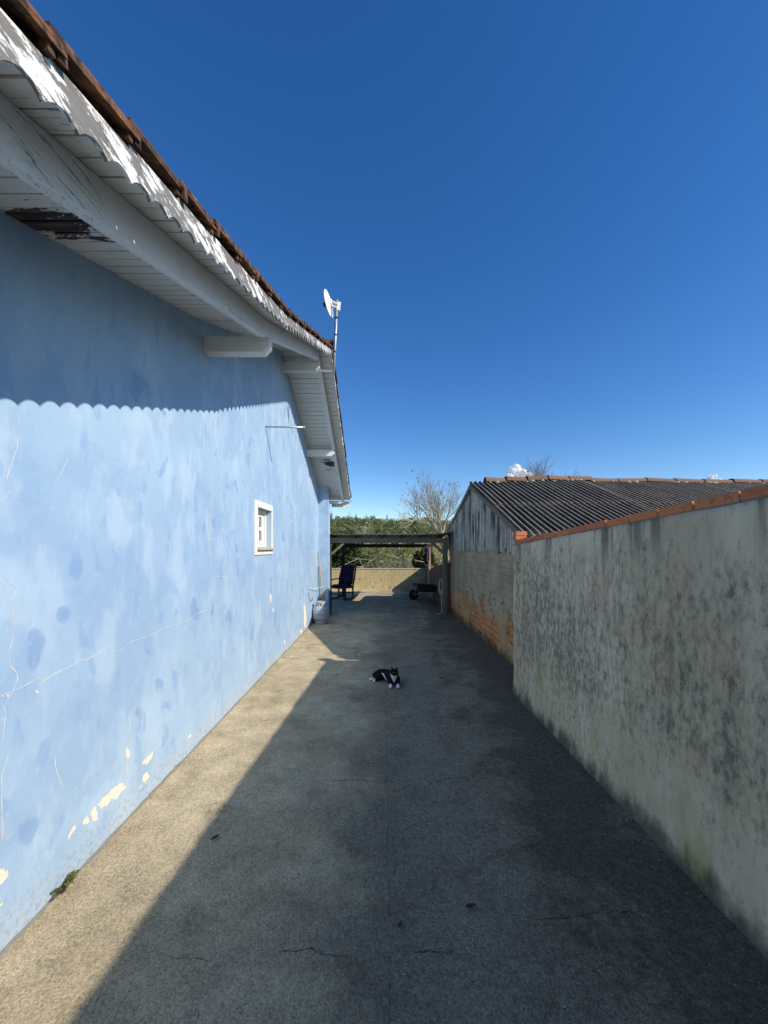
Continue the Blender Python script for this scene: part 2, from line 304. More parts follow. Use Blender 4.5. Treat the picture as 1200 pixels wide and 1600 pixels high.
# --- misc
n = NT('galvanised'); n.col(n.mix(n.noise(25, 3), (0.55, 0.56, 0.57), (0.42, 0.43, 0.44))).rough(0.42); n.b.inputs['Metallic'].default_value = 0.55; M['galv'] = n.m
n = NT('white_enamel'); n.col((0.82, 0.81, 0.77)).rough(0.4); M['enamel'] = n.m
n = NT('black_plastic'); n.col((0.02, 0.02, 0.022)).rough(0.5); M['black'] = n.m
n = NT('silver_paint'); n.col(n.mix(n.noise(14, 5, 0.65), (0.40, 0.41, 0.41), (0.56, 0.57, 0.57))).rough(0.5); n.b.inputs['Metallic'].default_value = 0.3; M['silver'] = n.m
n = NT('brass'); n.col((0.5, 0.36, 0.14)).rough(0.4); n.b.inputs['Metallic'].default_value = 0.8; M['brass'] = n.m
n = NT('window_glass'); n.col((0.9, 0.95, 0.95)).rough(0.03); n.b.inputs['Transmission Weight'].default_value = 1.0; n.b.inputs['Specular IOR Level'].default_value = 0.5; n.b.inputs['IOR'].default_value = 1.3; M['glass'] = n.m
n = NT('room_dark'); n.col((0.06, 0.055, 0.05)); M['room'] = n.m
n = NT('purple_print'); v = n.vor(34); n.col(n.mix(n.ss(v, 0.34, 0.24), (0.022, 0.012, 0.035), (0.16, 0.09, 0.20))); M['print'] = n.m
n = NT('purple_cloth'); n.col(n.mix(n.noise(9, 3), (0.085, 0.045, 0.10), (0.13, 0.07, 0.14))); M['purple'] = n.m
n = NT('dark_paint'); n.col(n.mix(n.noise(9, 4), (0.025, 0.03, 0.035), (0.05, 0.045, 0.04))).rough(0.6); M['darkpaint'] = n.m
n = NT('rubber'); n.col((0.012, 0.012, 0.012)).rough(0.8); M['rubber'] = n.m
n = NT('hose_green'); n.col((0.46, 0.50, 0.25)).rough(0.5); M['hose'] = n.m
n = NT('black_fur'); n.col(n.mix(n.noise(60, 4), (0.005, 0.005, 0.006), (0.016, 0.015, 0.016))).rough(0.75); n.bump(n.noise(120, 4, 0.7, n.scl((1, 1, 0.4))), 0.7, 0.004); n.b.inputs['Specular IOR Level'].default_value = 0.08; M['fur'] = n.m
n = NT('white_fur'); n.col(n.mix(n.noise(60, 4), (0.72, 0.70, 0.68), (0.82, 0.80, 0.78))).rough(0.8); n.bump(n.noise(120, 4, 0.7, n.scl((1, 1, 0.4))), 0.7, 0.004); M['furw'] = n.m
n = NT('cat_eye'); n.col((0.16, 0.17, 0.03)).rough(0.15); M['eye'] = n.m
n = NT('cat_nose'); n.col((0.05, 0.03, 0.03)).rough(0.4); M['nose'] = n.m
n = NT('cloud_white'); n.col((0.96, 0.96, 0.97)).rough(1.0); tr = n.n.new('ShaderNodeBsdfTranslucent'); tr.inputs[0].default_value = (0.96, 0.96, 0.97, 1); mx = n.n.new('ShaderNodeMixShader'); mx.inputs[0].default_value = 0.5
n.l.new(n.b.outputs[0], mx.inputs[1]); n.l.new(tr.outputs[0], mx.inputs[2]); n.l.new(mx.outputs[0], n.n['Material Output'].inputs[0]); M['cloud'] = n.m

def leafmat(name, cols, scale=0.25, trans=0.42):
    n = NT(name)
    at = n.n.new('ShaderNodeAttribute'); at.attribute_name = 'tint'
    rp = n.n.new('ShaderNodeValToRGB'); n.l.new(at.outputs['Fac'], rp.inputs[0])
    els = rp.color_ramp.elements
    while len(els) < len(cols): els.new(0.5)
    for i, cc in enumerate(cols): els[i].position = i / (len(cols) - 1); els[i].color = (*cc, 1)
    n.l.new(rp.outputs[0], n.b.inputs['Base Color']); n.b.inputs['Roughness'].default_value = 0.7
    tr = n.n.new('ShaderNodeBsdfTranslucent'); n.l.new(rp.outputs[0], tr.inputs[0])
    mx = n.n.new('ShaderNodeMixShader'); mx.inputs[0].default_value = trans
    n.l.new(n.b.outputs[0], mx.inputs[1]); n.l.new(tr.outputs[0], mx.inputs[2])
    n.l.new(mx.outputs[0], n.n['Material Output'].inputs[0]); return n.m
M['forest'] = leafmat('forest_leaf', [(0.075, 0.115, 0.045), (0.16, 0.205, 0.08), (0.29, 0.30, 0.14), (0.48, 0.43, 0.25)])
M['thicket'] = leafmat('thicket_leaf', [(0.09, 0.125, 0.03), (0.20, 0.22, 0.065), (0.38, 0.335, 0.13), (0.62, 0.52, 0.28)])
M['darkleaf'] = leafmat('dark_leaf', [(0.014, 0.032, 0.008), (0.035, 0.065, 0.014), (0.07, 0.10, 0.025), (0.10, 0.12, 0.04)])
M['weed'] = leafmat('weed_leaf', [(0.07, 0.13, 0.025), (0.11, 0.17, 0.035), (0.17, 0.19, 0.06), (0.24, 0.17, 0.08)])
M['paleleaf'] = leafmat('young_leaf', [(0.16, 0.19, 0.04), (0.24, 0.27, 0.06), (0.30, 0.30, 0.09), (0.34, 0.30, 0.12)])
n = NT('pale_bark'); n.col(n.mix(n.noise(6, 4), (0.50, 0.44, 0.33), (0.36, 0.31, 0.225))); M['bark'] = n.m
n = NT('dark_bark'); n.col((0.06, 0.05, 0.04)); M['dbark'] = n.m

# ------------------------------------------------------------------ mesh helpers
def wo(o):
    v = Vector((0, 0, 0))
    while o is not None: v += Vector(o.location); o = o.parent
    return v
def tag(o, label, cat, group=None, kind=None):
    if label: o['label'] = label
    if cat: o['category'] = cat
    if group: o['group'] = group
    if kind: o['kind'] = kind
    return o
def thing(name, label, cat, loc=(0, 0, 0), rz=0.0, group=None):
    o = bpy.data.objects.new(name, None); col.objects.link(o); o.location = loc; o.rotation_euler = (0, 0, rz)
    o.empty_display_size = 0.2
    return tag(o, label, cat, group)
def link(name, me, mat, parent=None, loc=(0, 0, 0), rot=None):
    o = bpy.data.objects.new(name, me); col.objects.link(o)
    if mat is not None and not me.materials: me.materials.append(mat)
    if parent is not None:
        o.parent = parent
    o.location = loc
    if rot is not None: o.rotation_euler = rot
    return o

class MB:
    def __init__(s): s.v = []; s.f = []
    def add(s, vs_, fs):
        b = len(s.v); s.v += [tuple(p) for p in vs_]; s.f += [tuple(i + b for i in f) for f in fs]; return s
    def box(s, x0, x1, y0, y1, z0, z1):
        return s.add([(x0, y0, z0), (x1, y0, z0), (x1, y1, z0), (x0, y1, z0), (x0, y0, z1), (x1, y0, z1), (x1, y1, z1), (x0, y1, z1)],
                     [(0, 3, 2, 1), (4, 5, 6, 7), (0, 1, 5, 4), (1, 2, 6, 5), (2, 3, 7, 6), (3, 0, 4, 7)])
    def prism(s, poly, axis, a, b):
        """poly: 2d points; extruded along axis from a to b"""
        def p3(p, t):
            return {0: (t, p[0], p[1]), 1: (p[0], t, p[1]), 2: (p[0], p[1], t)}[axis]
        k = len(poly)
        vs_ = [p3(p, a) for p in poly] + [p3(p, b) for p in poly]
        return s.add(vs_, [tuple(range(k - 1, -1, -1)), tuple(range(k, 2 * k))] + [(i, (i + 1) % k, k + (i + 1) % k, k + i) for i in range(k)])
    def bar(s, p, q, w, h=None, up=(0, 0, 1), w2=None, h2=None):
        p, q = Vector(p), Vector(q); h = w if h is None else h; w2 = w if w2 is None else w2; h2 = h if h2 is None else h2
        d = (q - p).normalized(); u = Vector(up)
        if abs(d.dot(u)) > 0.98: u = Vector((0, 1, 0))
        sd_ = d.cross(u).normalized(); u = sd_.cross(d)
        vs_ = []
        for c, ww, h_ in ((p, w, h), (q, w2, h2)):
            for a, b in ((-1, -1), (1, -1), (1, 1), (-1, 1)): vs_.append(c + sd_ * a * ww / 2 + u * b * h_ / 2)
        return s.add(vs_, [(0, 1, 2, 3), (7, 6, 5, 4), (0, 4, 5, 1), (1, 5, 6, 2), (2, 6, 7, 3), (3, 7, 4, 0)])
    def tube(s, pts, r, k=8, cap=True):
        pts = [Vector(p) for p in pts]; rs = r if isinstance(r, (list, tuple)) else [r] * len(pts)
        prev = None; rings = []
        for i, p in enumerate(pts):
            d = (pts[min(i + 1, len(pts) - 1)] - pts[max(i - 1, 0)]).normalized()
            if prev is None:
                u = d.orthogonal().normalized()
            else:
                u = (prev - d * prev.dot(d))
                u = u.normalized() if u.length > 1e-6 else d.orthogonal().normalized()
            prev = u; w = d.cross(u)
            rings.append([p + (u * math.cos(2 * math.pi * j / k) + w * math.sin(2 * math.pi * j / k)) * rs[i] for j in range(k)])
        vs_ = [v for rg in rings for v in rg]; fs = []
        for i in range(len(pts) - 1):
            for j in range(k): fs.append((i * k + j, i * k + (j + 1) % k, (i + 1) * k + (j + 1) % k, (i + 1) * k + j))
        if cap: fs += [tuple(range(k - 1, -1, -1)), tuple((len(pts) - 1) * k + j for j in range(k))]
        return s.add(vs_, fs)
    def lathe(s, prof, c=(0, 0, 0), k=24, axis=None):
        """prof: (r, h) pairs, turned about z or about a given axis"""
        q = Vector((0, 0, 1)).rotation_difference(Vector(axis)) if axis else None
        vs_ = []
        for (r_, h_) in prof:
            for j in range(k):
                v = Vector((r_ * math.cos(2 * math.pi * j / k), r_ * math.sin(2 * math.pi * j / k), h_))
                if q: v = q @ v
                vs_.append(v + Vector(c))
        fs = []
        for i in range(len(prof) - 1):
            for j in range(k): fs.append((i * k + j, i * k + (j + 1) % k, (i + 1) * k + (j + 1) % k, (i + 1) * k + j))
        return s.add(vs_, fs)
    def mesh(s, name, origin=(0, 0, 0), smooth=False):
        me = bpy.data.meshes.new(name); o = Vector(origin)
        me.from_pydata([(p[0] - o.x, p[1] - o.y, p[2] - o.z) for p in s.v], [], s.f); me.validate(); me.update()
        bm_ = bmesh.new(); bm_.from_mesh(me); bmesh.ops.recalc_face_normals(bm_, faces=bm_.faces); bm_.to_mesh(me); bm_.free()
        if smooth: me.polygons.foreach_set('use_smooth', [True] * len(me.polygons))
        return me
    def build(s, name, mat, parent=None, smooth=False, local=False, bevel=0.0):
        o = link(name, s.mesh(name, (0, 0, 0) if local or parent is None else wo(parent), smooth), mat, parent)
        if bevel:
            md = o.modifiers.new('bevel', 'BEVEL'); md.width = bevel; md.segments = 2; md.limit_method = 'ANGLE'
        return o
def struct(o): o['kind'] = 'structure'; return o
def nz(x, y=0.0, z=0.0): return mnoise.noise(Vector((x, y, z)))

# ------------------------------------------------------------------ terrain
def terrain_h(x, y):
    if y < 15.6: return -0.06
    a = min(1, (y - 15.6) / 3.0); a = a * a * (3 - 2 * a)
    h = -0.06 - 0.7 * a
    b = min(1, max(0, (y - 20) / 50)); h += -3.2 * b * b * (3 - 2 * b)
    c = min(1, max(0, (y - 85) / 150)); h += 17.0 * c * c * (3 - 2 * c) * (1.0 + 0.16 * nz(x * 0.028, 3.3) - 0.0012 * x)
    return h + 0.25 * nz(x * 0.05, y * 0.05) * b
ys = np.concatenate([[-60, -20, 0, 10, 15.2, 15.6], np.linspace(16.2, 24, 12), np.linspace(27, 260, 55), [320, 420, 700, 1500, 3000]])
xs = np.concatenate([[-3000, -1200, -500], np.linspace(-240, 260, 70), [500, 1200, 3000]])
g = MB(); vv_ = [(x, y, terrain_h(x, y)) for y in ys for x in xs]; K = len(xs)
g.add(vv_, [(j * K + i, j * K + i + 1, (j + 1) * K + i + 1, (j + 1) * K + i) for j in range(len(ys) - 1) for i in range(K - 1)])
struct(g.build('ground', M['soil'], smooth=True))
d = MB()
dx = [-9.5, -6, -3, -1.6, -0.8, 0, 0.8, 1.6, 3, 6, 10]; dy = [-5, -2, 0, 2, 4, 6, 8, 10, 12, 14, 15.2]
d.add([(x, y, 0) for y in dy for x in dx], [(j * 11 + i, j * 11 + i + 1, (j + 1) * 11 + i + 1, (j + 1) * 11 + i) for j in range(10) for i in range(10)])
d.box(-9.5, 10, -5, 15.2, -0.055, -0.004)
struct(d.build('driveway', M['concrete']))

# ------------------------------------------------------------------ house
WX = -1.555
BP = [(-1.4, 1.948), (3.2, 3.466), (5.85, 4.55), (9.62, 2.74)]
def B(y):
    for (a, ha), (b, hb) in zip(BP, BP[1:]):
        if y <= b or b == BP[-1][0]: return ha + (hb - ha) * (y - a) / (b - a)
def S(y): return B(y) + 0.09
def xb(y): return -0.805 - 0.03 * min(1, max(0, (y - 5.85) / 3.7))
def W(x, y):
    """wall-plane coordinates of a measured mark"""
    Y = -WX * 600 / (600 - x); return Y, 1.65 + (855 - y) / 600 * Y

house = thing('house', 'pale blue rendered house with white scalloped eaves and brown tiled roof', 'house', (WX, 4.0, 0))
wy0, wy1, wz0, wz1 = 4.70, 5.285, 1.64, 2.145           # window opening
w = MB(); TH = 0.16
yb = sorted(set([-0.9, wy0, wy1, 3.2, 5.85, 9.06] + [round(-0.9 + 0.5 * i, 3) for i in range(20)]))
yb = [y for y in yb if y <= 9.06]
for a, b in zip(yb, yb[1:]):
    def quad(z0a, z0b, z1a, z1b):
        w.add([(WX, a, z0a), (WX, b, z0b), (WX, b, z1b), (WX, a, z1a)], [(0, 1, 2, 3)])
    if a >= wy0 - 1e-6 and b <= wy1 + 1e-6:
        quad(0, 0, wz0, wz0); quad(wz1, wz1, S(a), S(b))
    else: quad(0, 0, S(a), S(b))
    w.add([(WX - TH, a, 0), (WX - TH, b, 0), (WX - TH, b, S(b)), (WX - TH, a, S(a))], [(3, 2, 1, 0)] if not (a >= wy0 - 1e-6 and b <= wy1 + 1e-6) else [])
wall = w.build('gable_wall', M['blue'], house)
MB().box(-1.62, -1.314, 9.06, 9.34, 0, S(9.06) - 0.004).build('wall_pier', M['blue'], house)
MB().box(-9, WX - 0.005, -0.9, -0.75, 0, S(-0.9)).build('front_wall', M['blue'], house)
MB().box(-9, -1.62, 9.10, 9.30, 0, S(9.3)).build('back_wall', M['blue'], house)
MB().prism([(-0.75, 0), (9.1, 0), (9.1, S(9.1)), (5.85, S(5.85)), (3.2, S(3.2)), (-0.75, S(-0.75))], 0, -9.0, -8.85).build('far_gable_wall', M['blue'], house)
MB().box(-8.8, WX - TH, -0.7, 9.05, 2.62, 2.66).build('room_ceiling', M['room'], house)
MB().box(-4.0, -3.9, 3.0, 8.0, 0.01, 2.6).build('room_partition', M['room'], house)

# marks on the wall: cracks and peeled paint
Z5 = lambda pts: [(x / 3, 1000 + y / 3) for x, y in pts]
Z8 = lambda pts: [(x / 3, 600 + y / 3) for x, y in pts]
cracks = [
 (Z8([(0, 885), (40, 925), (75, 960), (50, 1020), (60, 1090), (68, 1140), (55, 1200)]) + Z5([(40, 60), (45, 120), (75, 150), (82, 180), (60, 235), (35, 280), (15, 315), (25, 340), (15, 430), (12, 475), (45, 520), (25, 580), (5, 640), (5, 750), (10, 850), (12, 940)]), 0.0042),
 (Z5([(0, 262), (60, 240), (130, 205), (175, 178), (200, 192), (250, 160), (340, 118), (370, 92), (400, 95), (470, 55), (490, 35), (510, 48), (555, 55), (620, 5)]) + Z8([(700, 1180), (780, 1140), (890, 1105), (920, 1075), (1000, 1050), (1060, 1015), (1090, 1020)]), 0.004),
 (Z8([(1005, 130), (1000, 300), (985, 560), (978, 720), (985, 810)]), 0.007),
 (Z8([(985, 810), (990, 900), (1000, 960), (975, 1060), (995, 1150)]), 0.004),
 (Z8([(90, 120), (85, 200)]), 0.004), (Z8([(85, 240), (78, 300), (50, 380), (30, 440), (45, 500), (10, 555)]), 0.003),
 (Z8([(715, 700), (700, 900), (705, 1020), (695, 1100), (705, 1180)]), 0.0025),
 (Z8([(570, 515), (610, 540), (640, 545), (655, 575)]), 0.003),
 (Z5([(255, 540), (260, 600), (280, 660), (297, 695)]), 0.005), (Z5([(297, 695), (293, 740), (290, 785)]), 0.002),
 (Z5([(608, 330), (605, 460), (590, 520), (597, 600), (590, 700)]), 0.006), (Z5([(665, 260), (655, 370), (640, 430)]), 0.003),
 (Z5([(945, 120), (920, 260), (912, 340)]), 0.004), (Z8([(320, 340), (290, 410), (260, 462)]), 0.0025),
 (Z8([(880, 1120), (855, 1165), (840, 1200)]), 0.004), (Z8([(1110, 300), (1150, 315), (1190, 330)]), 0.004),
 (Z8([(1060, 625), (1085, 630), (1120, 615)]), 0.005), (Z8([(1000, 910), (1030, 900), (1070, 905)]), 0.004), (Z8([(978, 728), (1020, 728)]), 0.004),
 (Z5([(510, 48), (490, 30), (480, 40)]), 0.002), (Z5([(760, 480), (700, 530)]), 0.0025), (Z5([(345, 870), (385, 850), (360, 845)]), 0.003),
 (Z5([(385, 620), (375, 690), (370, 715)]), 0.0015), (Z5([(835, 0), (835, 70), (848, 90), (846, 135)]), 0.004), (Z5([(1015, 20), (1022, 120)]), 0.004),
 ([(330, 700), (329, 790), (326, 870)], 0.003), ([(402, 640), (380, 760)], 0.0015),
 ([(432, 720), (447, 735), (460, 742)], 0.006), ([(445, 810), (460, 815)], 0.006), ([(477, 725), (480, 738), (478, 752)], 0.006),
]
for pts, wd in cracks:
    pp = [W(*p) for p in pts]; fine = []
    for (a, b) in zip(pp, pp[1:]):
        L = math.hypot(b[0] - a[0], b[1] - a[1]); m = max(2, int(L / 0.025))
        for i in range(m):
            t_ = i / m; j = 0.006 * nz(a[0] * 9 + t_ * 7, a[1] * 13 + 2 * t_, 5.0) * (1 if i else 0) * min(1, L * 6)
            fine.append((a[0] + (b[0] - a[0]) * t_ + j, a[1] + (b[1] - a[1]) * t_ + j * 0.7))
    fine.append(pp[-1]); mb = MB(); vs_ = []
    for i, (y, z_) in enumerate(fine):
        a = fine[max(0, i - 1)]; b = fine[min(len(fine) - 1, i + 1)]
        dx_, dz_ = b[0] - a[0], b[1] - a[1]; L = math.hypot(dx_, dz_) or 1
        hw = wd * 0.33 * (0.35 + 1.1 * random.random()) * (0.25 if i in (0, len(fine) - 1) else 1)
        vs_ += [(WX + 0.0016, y - dz_ / L * hw, z_ + dx_ / L * hw), (WX + 0.0016, y + dz_ / L * hw, z_ - dx_ / L * hw)]
    mb.add(vs_, [(2 * i, 2 * i + 1, 2 * i + 3, 2 * i + 2) for i in range(len(fine) - 1)])
    mb.build('plaster_crack', M['bare'], wall)
mb = MB(); pp = [W(*p) for p in [(316, 560), (319, 575), (321, 590), (325, 600), (328, 608)]]
mb.add([(WX + 0.0016, y + s * 0.0022 * (1 - i / 5), z_) for i, (y, z_) in enumerate(pp) for s in (-1, 1)], [(2 * i, 2 * i + 1, 2 * i + 3, 2 * i + 2) for i in range(4)]); mb.build('plaster_crack', M['crack'], wall)
peels = [Z5(q) for q in (
 [(575, 670), (595, 690), (570, 710), (545, 745), (520, 745), (500, 780), (480, 785), (460, 780), (455, 770), (490, 735), (530, 695), (555, 675)],
 [(450, 780), (460, 840), (440, 850), (420, 820), (430, 795)], [(410, 820), (418, 850), (400, 868), (385, 850)],
 [(345, 870), (355, 880), (318, 935), (315, 925), (335, 885)], [(718, 520), (715, 545), (690, 580), (665, 588), (668, 570), (700, 535)],
 [(690, 620), (700, 640), (680, 668), (665, 660), (672, 630)], [(10, 1075), (35, 1085), (38, 1105), (10, 1140), (-30, 1150), (-20, 1080)],
 [(590, 500), (605, 520), (610, 550), (595, 555), (588, 525)], [(655, 685), (662, 692), (652, 700)], [(893, 435), (897, 450), (883, 465), (880, 455)],
 [(165, 235), (185, 242), (178, 250), (168, 246)], [(30, 258), (42, 262), (36, 268)], [(8, 258), (20, 263), (12, 268)], [(80, 985), (95, 978), (85, 990)], [(0, 1240), (18, 1243), (15, 1252), (-10, 1258)])] + [
 [(474, 944), (477, 946), (479, 965), (478, 982), (475, 978)], [(468, 985), (472, 983), (471, 992)], [(425, 952), (428, 950), (427, 958)], [(443, 1002), (446, 1000), (444, 1008)], [(421, 930), (424, 929), (424, 940), (422, 941)]]
for q in peels:
    pp = [W(*p) for p in q]; out = []
    for a, b in zip(pp, pp[1:] + pp[:1]):
        L = math.hypot(b[0] - a[0], b[1] - a[1]); m = max(2, min(9, int(L / 0.007)))
        for i in range(m):
            t_ = i / m; j = min(0.011, L * 0.5) * (random.random() - 0.5) if i else 0
            out.append((a[0] + (b[0] - a[0]) * t_ + j, a[1] + (b[1] - a[1]) * t_ + j))
    cy = sum(p[0] for p in out) / len(out); cz = sum(p[1] for p in out) / len(out)
    mb = MB(); k = len(out)
    mb.add([(WX + 0.0012, y, z_) for y, z_ in out], [tuple(range(k))]); mb.build('paint_peel', M['bare'], wall)

ft = MB(); vs_ = []; NF = 420
for i in range(NF + 1):
    y = -0.8 + 9.86 * i / NF; hgt = 0.010 + 0.016 * max(0, nz(y * 3.1, 1.2) + 0.35 * nz(y * 14, 2.2) + 0.25); wdt = 0.006 + 0.010 * (nz(y * 5, 8.8) + 0.5)
    vs_ += [(WX + 0.003, y, hgt), (WX + 0.35 * wdt, y, hgt * 0.75), (WX + wdt, y, 0.001)]
ft.add(vs_, [(3 * i + e, 3 * i + 1 + e, 3 * i + 4 + e, 3 * i + 3 + e) for i in range(NF) for e in range(2)]); ft.build('mortar_fillet', M['mortar'], wall)

# window
win = thing('window', None, None); win.parent = house; win.location = Vector((WX, 5.0, 1.64)) - Vector(house.location)
sur = MB(); q0, q1, r0, r1 = 4.60, 5.33, 1.555, 2.222
sur.box(WX - 0.005, WX + 0.014, q0, q1, wz1, r1); sur.box(WX - 0.005, WX + 0.014, q0, q1, r0, wz0 - 0.03)
sur.box(WX - 0.005, WX + 0.0135, q0, wy0, wz0 - 0.03, wz1); sur.box(WX - 0.005, WX + 0.0135, wy1, q1, wz0 - 0.03, wz1)
sur.build('surround', M['white'], win)
rv = MB()
rv.box(WX - 0.16, WX - 0.002, wy1, wy1 + 0.03, wz0, wz1); rv.box(WX - 0.16, WX - 0.002, wy0 - 0.03, wy0, wz0, wz1)
rv.box(WX - 0.16, WX - 0.002, wy0 - 0.03, wy1 + 0.03, wz1 + 0.002, wz1 + 0.03); rv.box(WX - 0.16, WX - 0.002, wy0 - 0.03, wy1 + 0.03, wz0 - 0.03, wz0 - 0.002)
rv.build('reveal', M['reveal'], win)
MB().prism([(WX - 0.10, 1.625), (WX + 0.045, 1.615), (WX + 0.045, 1.64), (WX - 0.10, 1.656)], 1, wy0 - 0.03, wy1 + 0.045).build('sill', M['cap'], win)
fx0, fx1 = WX - 0.125, WX - 0.065
fr = MB(); fr.box(fx0, fx1, wy0 + 0.002, wy0 + 0.04, wz0 + 0.012, wz1 - 0.002); fr.box(fx0, fx1, wy1 - 0.04, wy1 - 0.002, wz0 + 0.012, wz1 - 0.002)
fr.box(fx0, fx1, wy0 + 0.04, wy1 - 0.04, wz1 - 0.045, wz1 - 0.002); fr.box(fx0, fx1, wy0 + 0.04, wy1 - 0.04, wz0 + 0.012, wz0 + 0.045); fr.build('frame', M['white'], win)
for (a, b) in ((wy0 + 0.044, 4.99), (4.996, wy1 - 0.052)):
    sash = MB(); z0, z1 = wz0 + 0.05, wz1 - 0.05; x0, x1 = WX - 0.118, WX - 0.085
    sash.box(x0, x1, a, a + 0.045, z0, z1); sash.box(x0, x1, b - 0.075, b, z0, z1)
    for zc in (z0 + 0.022, (z0 + z1) / 2, z1 - 0.022): sash.box(x0 + 0.002, x1 - 0.002, a + 0.045, b - 0.075, zc - 0.022, zc + 0.022)
    so = sash.build('sash', M['white'], win)
    for zc in (0, 1):
        h0 = z0 + 0.044 if zc == 0 else (z0 + z1) / 2 + 0.022
        MB().box(x0 + 0.012, x0 + 0.017, a + 0.045, b - 0.075, h0, h0 + (z1 - z0) / 2 - 0.066).build('pane', M['glass'], win)

# soffit boards (each its own piece), rafters, purlins
sof = thing('soffit', None, None); sof.parent = house; sof.location = Vector((-1.18, 4.0, 3.0)) - Vector(house.location)
bd = MB(); bd.box(-0.372, 0.372, -0.0468, 0.0468, 0.0, 0.014); bd_me = bd.mesh('soffit_board'); bd_me.materials.append(M['soffit'])
for (a, ha), (b, hb) in zip(BP, BP[1:]):
    ang = math.atan2(hb - ha, b - a); L = math.hypot(b - a, hb - ha); nn = int(L / 0.1015)
    for i in range(nn):
        t_ = (i + 0.5) / nn; y = a + (b - a) * t_
        xc = (WX + xb(y)) / 2 - 0.012 + random.uniform(-0.003, 0.003)
        link('soffit_board', bd_me, None, sof, Vector((xc, y, ha + (hb - ha) * t_ + 0.09 + random.uniform(-0.0015, 0.0015))) - wo(sof), (ang + random.uniform(-0.012, 0.012), random.uniform(-0.002, 0.002), 0))
for (a, b, lo) in ((-1.35, 3.2, 0.065), (3.2, 5.85, 0.055), (5.85, 9.58, 0.035)):
    MB().prism([(a + 0.001, B(a) - lo), (b - 0.001, B(b) - lo), (b - 0.001, B(b) + 0.088), (a + 0.001, B(a) + 0.088)], 0, -1.048, -0.990).build('rafter', M['rafter'], house, bevel=0.004)
for (yc, z0, z1, x0, x1) in ((3.36, 3.335, 3.468, WX, -0.99), (5.93, 4.355, 4.486, WX, -0.99), (7.775, 3.485, 3.612, WX, -1.0), (9.46, 2.72, 2.792, -1.40, -1.0), (0.2, 2.30, 2.415, WX, -0.99)):
    t_ = 0.05; mb = MB(); mb.prism([(x0 - 0.05, z0), (x1 - 0.06, z0), (x1, z0 + 0.055), (x1, z1), (x0 - 0.05, z1)], 1, yc - t_, yc + t_)
    mb.build('purlin', M['white'], house, bevel=0.004)
MB().box(-1.314, -0.86, 9.64, 9.665, 2.66, 2.80).build('eave_fascia', M['white'], house)
MB().box(-1.03, -0.99, 9.60, 9.636, 2.61, 2.71).build('rafter_tail', M['white'], house)

# scalloped bargeboard
for (a, b) in ((-1.4, 3.2), (3.2, 5.85), (5.85, 9.62)):
    mb = MB(); bot = []; top = []; P = 0.105; m = int((b - a) / P * 10)
    for i in range(m + 1):
        y = a + (b - a) * i / m; s_ = abs(math.sin(math.pi * (y - a) / P)) ** 0.75
        amp = 0.028 if a < 3 else 0.05
        bot.append((y, B(y) + amp * s_ - 0.006 + 0.002 * nz(y * 7)))
        fr_ = ((y + 1.4) / 0.29) % 1.0
        top.append((y, B(y) + 0.100 + 0.016 * (1 - fr_)))
    vs_ = []
    for (pb, pt) in zip(bot, top):
        X1 = xb(pb[0]); X0 = X1 - 0.011
        vs_ += [(X1, *pb), (X1, *pt), (X0, *pt), (X0, *pb)]
    fs = []
    for i in range(m):
        o_ = 4 * i
        for e in range(4): fs.append((o_ + e, o_ + (e + 1) % 4, o_ + 4 + (e + 1) % 4, o_ + 4 + e))
    fs += [(0, 1, 2, 3), (4 * m + 3, 4 * m + 2, 4 * m + 1, 4 * m)]
    mb.add(vs_, fs); mb.build('scalloped_bargeboard', M['barge'], house)

# roof: deck, tile courses along the verge, covering beyond
roof = thing('roof', None, None); roof.parent = house; roof.location = Vector((-1.2, 5.85, 4.6)) - Vector(house.location)
dk = MB()
for (a, ha), (b, hb) in zip(BP, BP[1:]):
    dk.prism([(a + .002, ha + 0.107), (b - .002, hb + 0.107), (b - .002, hb + 0.118), (a + .002, ha + 0.118)], 0, -9.2, -0.87)
dk.build('roof_deck', M['darkwood'], roof)
bt_ = MB()
for (a, ha), (b, hb) in zip(BP, BP[1:]):
    nn = int((b - a) / 0.29)
    for i in range(nn):
        y = a + (b - a) * (i + 0.5) / nn; bt_.box(-1.6, -0.83, y - 0.02, y + 0.02, B(y) + 0.119, B(y) + 0.138)
bt_.build('tile_batten', M['darkwood'], roof)
tm = MB(); nx_ = 10; TW, TL = 0.205, 0.345
def tz(x): return 0.030 * (0.5 + 0.5 * math.cos(2 * math.pi * x / TW))
up = [(-TW / 2 + TW * i / nx_) for i in range(nx_ + 1)]
poly = [(x, tz(x) + 0.013) for x in up] + [(x, tz(x)) for x in reversed(up)]
tm.prism(poly, 1, 0.0, TL)
tm.box(-TW / 2, -TW / 2 + 0.014, 0.004, TL - 0.04, 0.011, 0.023); tm.box(TW / 2 - 0.014, TW / 2, 0.004, TL - 0.04, 0.011, 0.023)
tm.box(-TW / 2 + 0.01, TW / 2 - 0.01, TL - 0.05, TL - 0.03, -0.020, 0.004)
tm.prism([(TW / 2 - 0.02, 0.0), (TW / 2 - 0.001, 0.0), (TW / 2 - 0.004, -0.034), (TW / 2 - 0.016, -0.030)], 1, 0.02, 0.05)
tile_me = tm.mesh('roof_tile'); tile_me.materials.append(M['tile'])
